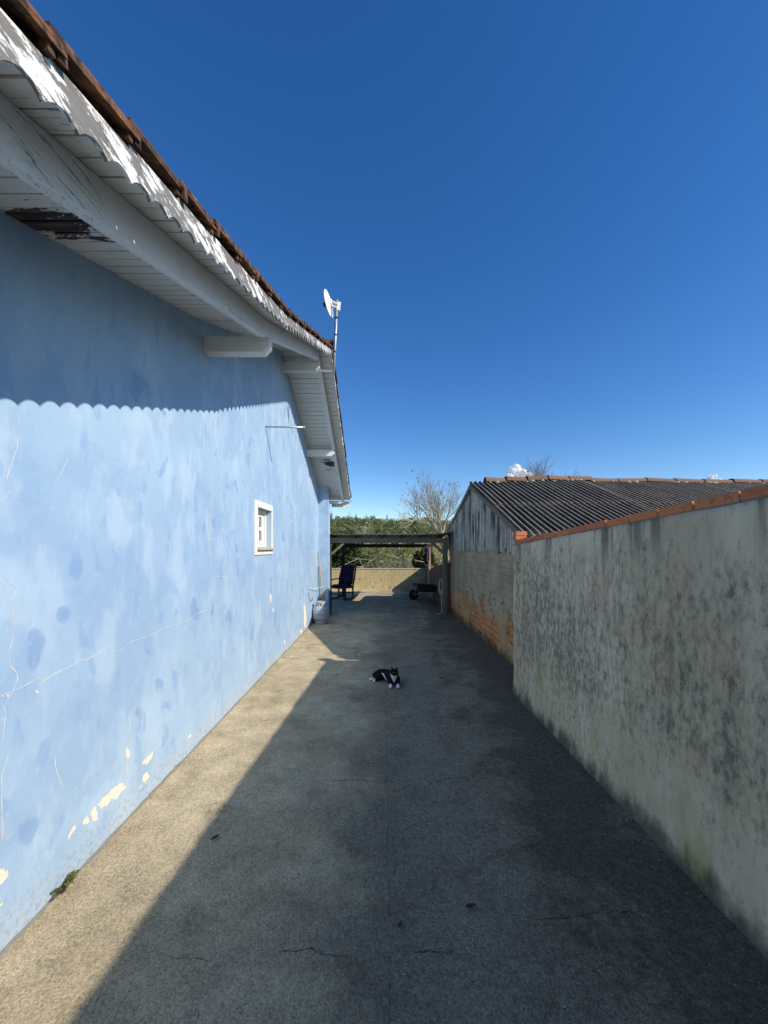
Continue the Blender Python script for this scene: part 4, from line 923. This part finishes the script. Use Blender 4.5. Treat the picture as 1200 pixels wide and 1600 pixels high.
# wheelbarrow in the shade
wb = thing('wheelbarrow', 'dark wheelbarrow parked in deep shade beside the brick wall', 'wheelbarrow', (1.28, 12.1, 0), R(12))
def wbp(name, f, mat, smooth=False, bevel=0.0):
    mb = MB(); f(mb); return mb.build(name, M[mat], wb, local=True, smooth=smooth, bevel=bevel)
whl = wbp('wheel', lambda mb: mb.lathe([(0.10, -0.035), (0.145, -0.03), (0.16, 0.0), (0.145, 0.03), (0.10, 0.035), (0.10, -0.035)], (-0.36, 0, 0.16), 24, (0, 1, 0)), 'rubber', True)
wbp('wheel_hub', lambda mb: mb.lathe([(0.001, -0.03), (0.10, -0.012), (0.10, 0.012), (0.001, 0.03)], (-0.36, 0, 0.16), 18, (0, 1, 0)), 'darkpaint', True)
wbp('tray', lambda mb: mb.add([(-0.20, -0.20, 0.27), (0.28, -0.20, 0.25), (0.28, 0.20, 0.25), (-0.20, 0.20, 0.27), (-0.33, -0.29, 0.50), (0.40, -0.30, 0.44), (0.40, 0.30, 0.44), (-0.33, 0.29, 0.50),
     (-0.18, -0.18, 0.285), (0.26, -0.18, 0.265), (0.26, 0.18, 0.265), (-0.18, 0.18, 0.285), (-0.31, -0.275, 0.50), (0.385, -0.285, 0.44), (0.385, 0.285, 0.44), (-0.31, 0.275, 0.50)],
     [(3, 2, 1, 0), (0, 1, 5, 4), (1, 2, 6, 5), (2, 3, 7, 6), (3, 0, 4, 7), (8, 9, 10, 11), (12, 13, 9, 8), (13, 14, 10, 9), (14, 15, 11, 10), (15, 12, 8, 11), (4, 5, 13, 12), (5, 6, 14, 13), (6, 7, 15, 14), (7, 4, 12, 15)]), 'darkpaint')
for s_ in (-1, 1):
    wbp('handle', lambda mb: mb.tube([(-0.36, s_ * 0.05, 0.16), (-0.15, s_ * 0.16, 0.235), (0.30, s_ * 0.22, 0.235), (0.75, s_ * 0.27, 0.42)], 0.016, 8), 'galv', True)
    wbp('leg', lambda mb: mb.tube([(0.12, s_ * 0.20, 0.235), (0.20, s_ * 0.22, 0.01), (0.32, s_ * 0.22, 0.01), (0.34, s_ * 0.22, 0.235)], 0.014, 8), 'galv', True)
    wbp('tray_stay', lambda mb: mb.tube([(-0.36, s_ * 0.06, 0.17), (-0.33, s_ * 0.20, 0.47)], 0.013, 8), 'galv', True)
# cloth, standpipe, hose
cloth = MB(); NXc, NZk = 10, 8; vs_ = []
for j in range(NZk + 1):
    for i in range(NXc + 1):
        a = i / NXc; zz = 1.66 - 0.46 * j / NZk - 0.03 * math.sin(a * 5)
        vs_.append((1.33 + 0.12 * a * (1 - 0.15 * j / NZk), 12.20 + 0.03 * math.sin(a * 9 + j * 0.2), zz))
fs = [(j * (NXc + 1) + i, j * (NXc + 1) + i + 1, (j + 1) * (NXc + 1) + i + 1, (j + 1) * (NXc + 1) + i) for j in range(NZk) for i in range(NXc)]
cloth.add(vs_, fs); co = cloth.build('hanging_cloth', M['purple'], smooth=True); co.modifiers.new('thick', 'SOLIDIFY').thickness = 0.006
tag(co, 'dusky purple cloth hanging from the back of the carport', 'cloth')
sp = thing('standpipe', 'thin white water pipe with a tap standing against the brick wall', 'pipe', (1.55, 13.4, 0))
MB().tube([(1.555, 13.4, 0.0), (1.555, 13.4, 0.80)], 0.013, 8).build('pipe', M['enamel'], sp, smooth=True)
MB().tube([(1.555, 13.4, 0.78), (1.555, 13.33, 0.78), (1.555, 13.30, 0.74)], 0.016, 8).build('tap', M['enamel'], sp, smooth=True)
hz_ = MB()
for q in range(4):
    r_ = 0.12 + 0.012 * q; hz_.tube([(1.395 + 0.006 * q + 0.38 * r_ * math.sin(t_), 9.40 + 0.012 * q, 0.72 + r_ * 1.25 * math.cos(t_) - 0.02 * q) for t_ in np.linspace(0, 2 * math.pi, 25)], 0.009, 6, False)
hz_.tube([(1.41, 9.50, 0.57), (1.425, 9.48, 0.3), (1.42, 9.46, 0.05), (1.36, 9.42, 0.012), (1.30, 9.45, 0.01)], 0.009, 6)
tag(hz_.build('garden_hose', M['hose'], smooth=True), 'coiled yellowish green garden hose hung on the carport post', 'hose')

# ------------------------------------------------------------------ cat
cat = thing('cat', 'black and white cat lying on the concrete facing the camera', 'cat', (0.06, 4.62, 0))
def ellip(bm_, c, r, rot=(0, 0, 0)):
    m_ = Matrix.Translation(Vector(c)) @ Euler(rot).to_matrix().to_4x4() @ Matrix.Diagonal((*r, 1))
    bmesh.ops.create_icosphere(bm_, subdivisions=3, radius=1, matrix=m_)
bm_ = bmesh.new()
def cap(a, b, r0, r1, k=6):
    a, b = Vector(a), Vector(b)
    for i in range(k + 1):
        t_ = i / k; r_ = r0 + (r1 - r0) * t_; ellip(bm_, a.lerp(b, t_), (r_, r_, r_))
# trunk: chest to hips, lying, hips rolled to the left
for (c_, r_) in (((0.115, 4.63, 0.078), (0.062, 0.065, 0.075)), ((0.085, 4.68, 0.078), (0.062, 0.065, 0.074)), ((0.045, 4.73, 0.075), (0.062, 0.06, 0.072)), ((0.0, 4.765, 0.072), (0.062, 0.06, 0.069)), ((-0.045, 4.785, 0.068), (0.062, 0.06, 0.066))):
    ellip(bm_, c_, r_)
cap((0.118, 4.60, 0.105), (0.122, 4.565, 0.150), 0.045, 0.038, 4)           # neck
ellip(bm_, (0.124, 4.55, 0.166), (0.046, 0.043, 0.040)); ellip(bm_, (0.124, 4.518, 0.155), (0.024, 0.022, 0.019))
ellip(bm_, (0.100, 4.535, 0.155), (0.02, 0.02, 0.018)); ellip(bm_, (0.148, 4.535, 0.155), (0.02, 0.02, 0.018))
for s_ in (-1, 1):
    bmesh.ops.create_cone(bm_, cap_ends=True, segments=10, radius1=0.019, radius2=0.003, depth=0.05, matrix=Matrix.Translation((0.124 + s_ * 0.029, 4.558, 0.213)) @ Euler((0.05, s_ * 0.22, 0)).to_matrix().to_4x4() @ Matrix.Diagonal((1, 0.6, 1, 1)))
for (xe, xp) in ((0.072, 0.078), (0.166, 0.165)):                            # front legs
    cap((0.12 + (xe - 0.12) * 0.9, 4.625, 0.07), (xe, 4.60, 0.030), 0.034, 0.026); cap((xe, 4.60, 0.028), (xp, 4.51, 0.020), 0.025, 0.018)
    ellip(bm_, (xp, 4.497, 0.016), (0.021, 0.026, 0.016))
ellip(bm_, (-0.055, 4.765, 0.062), (0.055, 0.048, 0.058))                    # haunch
cap((-0.07, 4.745, 0.05), (-0.10, 4.735, 0.028), 0.036, 0.024); cap((-0.09, 4.74, 0.028), (-0.135, 4.755, 0.018), 0.022, 0.016); ellip(bm_, (-0.158, 4.762, 0.016), (0.028, 0.018, 0.015), (0, 0, -0.3))
cap((-0.06, 4.74, 0.04), (-0.105, 4.712, 0.022), 0.03, 0.02); ellip(bm_, (-0.118, 4.702, 0.015), (0.02, 0.016, 0.014))
cap((-0.09, 4.79, 0.08), (-0.125, 4.79, 0.055), 0.03, 0.026, 3)
tp = [(-0.10, 4.82, 0.04), (-0.13, 4.87, 0.02), (-0.10, 4.92, 0.016), (-0.04, 4.94, 0.015), (0.02, 4.92, 0.014)]
for a, b in zip(tp, tp[1:]): cap(a, b, 0.014, 0.013, 5)
me = bpy.data.meshes.new('body'); bm_.to_mesh(me); bm_.free()
tmp = bpy.data.objects.new('tmp', me); col.objects.link(tmp)
rm = tmp.modifiers.new('r', 'REMESH'); rm.mode = 'VOXEL'; rm.voxel_size = 0.0045
sm = tmp.modifiers.new('s', 'SMOOTH'); sm.factor = 0.5; sm.iterations = 4
dg = bpy.context.evaluated_depsgraph_get(); me2 = bpy.data.meshes.new_from_object(tmp.evaluated_get(dg))
bpy.data.objects.remove(tmp); me2.name = 'body'; me2.materials.clear(); me2.materials.append(M['fur']); me2.materials.append(M['furw'])
for p_ in me2.polygons:
    x, y, z_ = p_.center; wht = False
    if y < 4.53 and z_ < 0.045: wht = True
    if x < -0.132 and z_ < 0.05 and y < 4.80: wht = True
    if x < -0.108 and y < 4.717 and z_ < 0.04: wht = True
    if y < 4.615 and 0.035 < z_ < 0.138 and abs(x - 0.120) < 0.004 + 0.42 * (z_ - 0.035) + 0.004 * nz(x * 90, z_ * 90) and p_.normal.y < -0.1: wht = True
    if abs(x - 0.012 + (z_ - 0.06) * 0.7) < 0.010 + 0.006 * nz(x * 60, z_ * 60) and z_ < 0.105 and p_.normal.y < 0 and x < 0.05 and z_ > 0.02: wht = True
    p_.material_index = 1 if wht else 0; p_.use_smooth = True
me2.transform(Matrix.Translation(-Vector(cat.location)))
link('body', me2, None, cat)
for s_ in (-1, 1): MB().lathe([(0.001, -0.004), (0.006, -0.002), (0.007, 0.002), (0.001, 0.006)], (0.124 + s_ * 0.019, 4.5125, 0.174), 10, (s_ * 0.25, -1, 0.1)).build('eye', M['eye'], cat, smooth=True)
MB().lathe([(0.001, 0.003), (0.005, 0.001), (0.006, -0.003)], (0.124, 4.497, 0.160), 8, (0, -1, 0.2)).build('nose', M['nose'], cat, smooth=True)

# ------------------------------------------------------------------ foliage helpers
def leaf_cloud(name, P, size, mat, tint, parent=None, flat=0.0, aspect=0.6, smooth=False):
    """P: n x 3 leaf centres, one bent quad per leaf"""
    nL = len(P); size = np.asarray(size) * np.ones(nL)
    a = rng.normal(size=(nL, 3)); a[:, 2] *= (1 - flat); a /= np.linalg.norm(a, axis=1)[:, None]
    b = rng.normal(size=(nL, 3)); b -= (a * b).sum(1)[:, None] * a; b /= np.linalg.norm(b, axis=1)[:, None]
    a = a * size[:, None]; b = b * (size * aspect)[:, None]
    V = np.empty((nL, 4, 3)); V[:, 0] = P - a; V[:, 1] = P + b * 0.9 - a * 0.1; V[:, 2] = P + a; V[:, 3] = P - b * 0.9 - a * 0.1
    if parent is not None: V = V - np.array(wo(parent))
    me = bpy.data.meshes.new(name); me.vertices.add(nL * 4); me.vertices.foreach_set('co', V.reshape(-1))
    me.loops.add(nL * 4); me.loops.foreach_set('vertex_index', np.arange(nL * 4, dtype=np.int32))
    me.polygons.add(nL); me.polygons.foreach_set('loop_start', np.arange(0, nL * 4, 4, dtype=np.int32)); me.polygons.foreach_set('loop_total', np.full(nL, 4, dtype=np.int32))
    me.update(); at = me.attributes.new('tint', 'FLOAT', 'POINT'); at.data.foreach_set('value', np.repeat(np.clip(tint, 0, 1), 4).astype(np.float32))
    return link(name, me, mat, parent)
def crown_pts(c, r, nleaf, lobes=7):
    """points on uneven lobes in a crown"""
    c = np.array(c); r = np.array(r); out = []
    for _ in range(lobes):
        d_ = rng.normal(size=3); d_ /= np.linalg.norm(d_); lc = c + d_ * r * rng.uniform(0.25, 0.75); lr = r * rng.uniform(0.35, 0.6)
        m_ = nleaf // lobes; q = rng.normal(size=(m_, 3)); q /= np.linalg.norm(q, axis=1)[:, None]
        out.append(lc + q * lr * rng.uniform(0.65, 1.05, size=(m_, 1)))
    return np.concatenate(out)

# ------------------------------------------------------------------ wooded hill (one far mass)
PP, SS, TT = [], [], []
for yy in np.arange(62, 236, 4.2):
    span = 0.42 * yy + 10
    for xx in np.arange(-span, span, 3.8):
        x = xx + rng.uniform(-2, 2); y = yy + rng.uniform(-2, 2)
        inview = -0.17 * y < x < 0.26 * y
        h = terrain_h(x, y) + 1.6 * nz(x * 0.05, y * 0.03, 5); ht = rng.uniform(4.2, 6.8) * (1.3 if rng.random() < 0.10 else 1)
        rx = rng.uniform(1.4, 2.5) * (1.7 if rng.random() < 0.15 else 1); rz = ht * rng.uniform(0.35, 0.48)
        nl = 190 if inview else 60
        p_ = crown_pts((x, y, h + ht - rz * 0.9), (rx, rx, rz), nl, 6)
        tb = rng.beta(1.5, 2.0); PP.append(p_); SS.append(np.full(len(p_), 0.34 if inview else 0.75) * rng.uniform(0.7, 1.2, len(p_)))
        TT.append(tb + rng.normal(0, 0.09, len(p_)))
        if 0.0 < x / y < 0.12 and rng.random() < 0.02 and y > 200:
            PP.append(np.array([x, y, h + ht + 1.2]) + rng.normal(size=(60, 3)) * (1.8, 1.8, 0.25)); SS.append(np.full(60, 0.5)); TT.append(np.full(60, 0.15))
        SS  # crowns share one mesh: a far wood that reads as one mass
fo = leaf_cloud('hillside_forest', np.concatenate(PP), np.concatenate(SS), M['forest'], np.concatenate(TT)); tag(fo, 'dark green wooded hillside beyond the yard', 'forest', kind='stuff')

# ------------------------------------------------------------------ thicket behind the yard wall
PP, SS, TT = [], [], []
for _ in range(190):
    y = rng.uniform(16.6, 31); x = rng.uniform(-0.26, 0.36) * y
    h = terrain_h(x, y); top = 0.55 + (y - 16) * 0.12 + rng.uniform(-0.35, 0.5) + max(0, x / y) * 3.0
    top = max(top, 0.55 if y < 19 else 0.9); rz = (top - h) / 2
    dry = np.clip(0.42 + (x / y) * 2.4 + rng.normal(0, 0.14), 0.05, 0.95)
    p_ = crown_pts((x, y, h + rz * 1.02), (rng.uniform(0.6, 1.15), rng.uniform(0.6, 1.0), rz), 620, 8)
    PP.append(p_); SS.append(rng.uniform(0.045, 0.10, len(p_))); TT.append(dry + rng.normal(0, 0.13, len(p_)))
th_ = leaf_cloud('thicket', np.concatenate(PP), np.concatenate(SS), M['thicket'], np.concatenate(TT), aspect=0.4); tag(th_, 'tangled yellow green thicket beyond the low back wall', 'thicket', kind='stuff')
# dry stems through the thicket
mb = MB()
for _ in range(900):
    y = rng.uniform(16.4, 27); x = rng.uniform(-0.02, 0.2) * y if rng.random() < 0.75 else rng.uniform(-0.2, 0.3) * y
    h = terrain_h(x, y); L = rng.uniform(1.0, 2.4) + (y - 16) * 0.06; dx_, dy_ = rng.normal(0, 0.45, 2)
    bend = rng.uniform(-0.5, 0.3)
    a = Vector((x, y, h)); b = a + Vector((dx_ * L * 0.5, dy_ * L * 0.5, L * 0.62)); c_ = b + Vector((dx_ * L * 0.7, dy_ * L * 0.6, L * bend * 0.5 + 0.1))
    mb.tube([a, b, c_], [0.016, 0.011, 0.004], 3, False)
ds_ = mb.build('dry_stems', M['bark']); tag(ds_, 'pale dry stems standing in the thicket beyond the back wall', 'stems', kind='stuff')

# ------------------------------------------------------------------ trees one can tell apart
def bare_tree(name, label, base, height, spread, seed, group=None, levels=5, leaves=0):
    rd = random.Random(seed); t_ = thing(name, label, 'tree', base, group=group)
    trunk = MB(); br_ = MB(); tips = []
    def grow(p, d_, L, r_, lev):
        n_ = 4 if lev > 2 else 3; pts = [p]; q = Vector(p); dd = Vector(d_)
        for i in range(n_):
            dd = (dd + Vector((rd.gauss(0, 0.12), rd.gauss(0, 0.12), 0.05 + rd.gauss(0, 0.06)))).normalized(); q = q + dd * L / n_; pts.append(q.copy())
        (trunk if lev == levels else br_).tube(pts, [r_ * (1 - 0.45 * i / n_) for i in range(n_ + 1)], 6 if lev > 2 else 3, False)
        if lev == 0: tips.append(q); return
        kk = rd.randint(2, 4) if lev > 1 else rd.randint(3, 5)
        for i in range(kk):
            tt = rd.uniform(0.35, 1.0) if lev < levels else rd.uniform(0.8, 1.0); pp = pts[min(n_, max(1, int(tt * n_ + 0.5)))]
            az = rd.uniform(0, 2 * math.pi); tilt = rd.uniform(0.30, 0.75) * spread * (0.75 if lev == levels else 1)
            side = dd.orthogonal().normalized(); side.rotate(Matrix.Rotation(az, 3, dd))
            nd = (dd * math.cos(tilt) + side * math.sin(tilt)).normalized()
            grow(pp, nd, L * rd.uniform(0.58, 0.78), r_ * 0.52, lev - 1)
        grow(pts[-1], dd, L * 0.66, r_ * 0.55, lev - 1)
    grow(Vector(base), Vector((0, 0, 1)), height * 0.38, height * 0.019, levels)
    trunk.build('trunk', M['bark'], t_, smooth=True); cr_ = br_.build('crown', M['bark'], t_)
    if leaves:
        P_ = np.array([tuple(rd.choice(tips)) for _ in range(leaves)]) + rng.normal(0, 0.12, (leaves, 3))
        leaf_cloud('leaves', P_, rng.uniform(0.03, 0.07, leaves), M['paleleaf'], rng.uniform(0, 1, leaves), cr_ if False else t_)
    return t_
bare_tree('bare_tree', 'leafless pale grey tree rising behind the left end of the shed roof', (3.72, 19.5, terrain_h(3.72, 19.5)), 6.1, 1.05, 5, 'bare trees behind the shed', 5, 200)
bare_tree('bare_tree', 'leafless twiggy tree top showing above the shed ridge', (9.6, 21.0, terrain_h(9.6, 21)), 7.3, 0.8, 11, 'bare trees behind the shed', 5, 60)
def leafy_tree(name, label, base, ht, r_, nleaf, mat, group=None, size=(0.05, 0.1)):
    t_ = thing(name, label, 'tree', base, group=group); b = Vector(base)
    tr = MB(); tr.tube([b, b + Vector((0.05, 0, ht * 0.35)), b + Vector((0.0, 0.05, ht * 0.7))], [0.09, 0.07, 0.03], 8)
    for i in range(6):
        az = i * 1.05 + 0.3; s0 = b + Vector((0.03, 0.02, ht * (0.35 + 0.05 * i))); tr.tube([s0, s0 + Vector((math.cos(az) * r_ * 0.4, math.sin(az) * r_ * 0.4, ht * 0.15)), s0 + Vector((math.cos(az) * r_ * 0.75, math.sin(az) * r_ * 0.75, ht * 0.22))], [0.035, 0.025, 0.01], 5)
    tr.build('trunk', M['dbark'], t_, smooth=True)
    P_ = crown_pts((base[0], base[1], base[2] + ht * 0.62), (r_, r_, ht * 0.42), nleaf, 12)
    leaf_cloud('crown', P_, rng.uniform(size[0], size[1], len(P_)), M[mat], np.clip(rng.normal(0.4, 0.2, len(P_)), 0, 1), t_)
leafy_tree('leafy_tree', 'dark green leafy tree behind the yard wall, past the rocking chair', (-1.75, 17.6, terrain_h(-1.7, 17.6)), 3.0, 1.05, 5200, 'darkleaf')
leafy_tree('shrub', 'dark green shrub against the right end of the yard wall', (1.72, 16.3, terrain_h(1.7, 16.3)), 1.75, 0.5, 2200, 'darkleaf')
# weed at the foot of the house wall
wd_ = thing('weed', 'small green weed growing at the foot of the blue wall', 'weed', (-1.525, 1.83, 0))
P_ = []
for i in range(16):
    az = random.uniform(-1.9, 1.9); L = random.uniform(0.03, 0.085)
    for q in range(12):
        t_ = (q + 1) / 12; P_.append((-1.530 + math.cos(az) * L * t_ * 0.55, 1.83 + math.sin(az) * L * t_ * 1.1, 0.006 + 0.085 * t_ * (1 - 0.5 * t_) + random.uniform(-.003, .003)))
leaf_cloud('leaves', np.array(P_), rng.uniform(0.007, 0.014, len(P_)), M['weed'], rng.uniform(0, 1, len(P_)), wd_, aspect=0.7)
sm_ = MB()
for i in range(9):
    az = random.uniform(-1.8, 1.8); sm_.tube([(-1.535, 1.83, 0.0), (-1.532 + 0.02 * math.cos(az), 1.83 + 0.04 * math.sin(az), 0.035), (-1.53 + 0.035 * math.cos(az), 1.83 + 0.075 * math.sin(az), 0.03)], 0.0015, 4)
sm_.build('stems', M['dbark'], wd_)
# litter on the concrete
def twig(loc, L, az, label):
    mb = MB(); p = Vector((loc[0], loc[1], 0.006)); d_ = Vector((math.cos(az), math.sin(az), 0))
    mb.tube([p, p + d_ * L * 0.5 + Vector((0, 0.008, 0.004)), p + d_ * L + Vector((0, -0.004, 0.008))], [0.006, 0.005, 0.003], 6)
    tag(mb.build('twig', M['dbark']), label, 'twig')
twig((0.70, 4.84, 0), 0.07, -0.5, 'small dark twig lying on the concrete right of the cat')
def dead_leaf(loc, s_, az, label):
    mb = MB(); k = 9; vs_ = []
    for i in range(k):
        t_ = i / (k - 1); wv_ = 0.36 * math.sin(math.pi * t_) ** 0.8; zc = 0.006 + 0.16 * s_ * (t_ - 0.5) ** 2 * 4 * 0.5
        for u in (-1, 0, 1):
            x, y = (t_ - 0.5) * s_, u * wv_ * s_ * 0.6
            vs_.append((loc[0] + x * math.cos(az) - y * math.sin(az), loc[1] + x * math.sin(az) + y * math.cos(az), zc + 0.12 * s_ * u * u))
    mb.add(vs_, [(3 * i + j, 3 * i + j + 1, 3 * i + j + 4, 3 * i + j + 3) for i in range(k - 1) for j in range(2)])
    o = mb.build('dead_leaf', M['dbark'], smooth=True); o.modifiers.new('thick', 'SOLIDIFY').thickness = 0.0015; tag(o, label, 'leaf', 'dead leaves on the concrete')
dead_leaf((-0.955, 2.17), 0.05, 0.9, 'curled dark leaf at the edge of the sunlit strip')
dead_leaf((0.395, 1.755), 0.05, 0.2, 'dark dead leaf on the shaded concrete right of the centre joint')
dead_leaf((0.07, 1.67), 0.035, 1.2, 'small dark leaf on the centre joint of the driveway')

gv = MB()
for i in range(420):
    y = 1.2 + 5.5 * random.random() ** 1.6; x = random.uniform(-1.5, 1.4) if random.random() < 0.6 else random.choice((-1.53 + abs(random.gauss(0, 0.06)), xg(y) - 0.02 - abs(random.gauss(0, 0.06))))
    r_ = random.uniform(0.0018, 0.0055); sx, sy, sz = (random.uniform(0.6, 1.3) for _ in range(3))
    gv.add([(x + r_ * sx, y, r_ * .4), (x - r_ * sx, y, r_ * .4), (x, y + r_ * sy, r_ * .4), (x, y - r_ * sy, r_ * .4), (x, y, r_ * sz), (x, y, -r_ * 0.3)], [(0, 2, 4), (2, 1, 4), (1, 3, 4), (3, 0, 4), (2, 0, 5), (1, 2, 5), (3, 1, 5), (0, 3, 5)])
tag(gv.build('grit', M['cap']), 'loose grit scattered over the concrete driveway', 'grit', kind='stuff')

# ------------------------------------------------------------------ clouds (far outside everything else)
def cloud(name, label, c, w_, h_, seed):
    rd = random.Random(seed); bm_ = bmesh.new()
    for i in range(20):
        u = rd.uniform(-1, 1); hh_ = (1 - u * u) ** 0.6 * (0.65 + 0.35 * math.sin(u * 3.1 + seed)); r_ = rd.uniform(0.26, 0.44) * h_
        bmesh.ops.create_icosphere(bm_, subdivisions=3, radius=r_, matrix=Matrix.Translation((c[0] + u * w_ / 2, c[1] + rd.uniform(-0.3, 0.3) * w_, c[2] + rd.uniform(0.0, 0.9) * hh_ * h_)))
    me0 = bpy.data.meshes.new('tmp'); bm_.to_mesh(me0); bm_.free(); tmp_ = bpy.data.objects.new('tmp', me0); col.objects.link(tmp_)
    rm_ = tmp_.modifiers.new('r', 'REMESH'); rm_.mode = 'VOXEL'; rm_.voxel_size = h_ * 0.035
    sm2 = tmp_.modifiers.new('s', 'SMOOTH'); sm2.iterations = 5
    me1 = bpy.data.meshes.new_from_object(tmp_.evaluated_get(bpy.context.evaluated_depsgraph_get())); bpy.data.objects.remove(tmp_)
    bm_ = bmesh.new(); bm_.from_mesh(me1)
    for v in bm_.verts:
        q = v.co / (h_ * 0.22); v.co += Vector((nz(q.x, q.y, q.z), nz(q.y, q.z, q.x + 9), nz(q.z, q.x + 4, q.y))) * h_ * 0.07
    me = bpy.data.meshes.new(name); bm_.to_mesh(me); bm_.free()
    for p_ in me.polygons: p_.use_smooth = True
    o = link(name, me, M['cloud']); tag(o, label, 'cloud', kind='structure'); return o
D = 2400
cloud('cloud', 'small white puffy cloud just above the shed ridge', (210 / 600 * D, D, 1.65 + 109 / 600 * D), 0.060 * D, 0.030 * D, 3)
cloud('cloud', 'tiny white cloud peeking over the far right of the shed roof', (512 / 600 * D, D, 1.65 + 103 / 600 * D), 0.036 * D, 0.014 * D, 8)
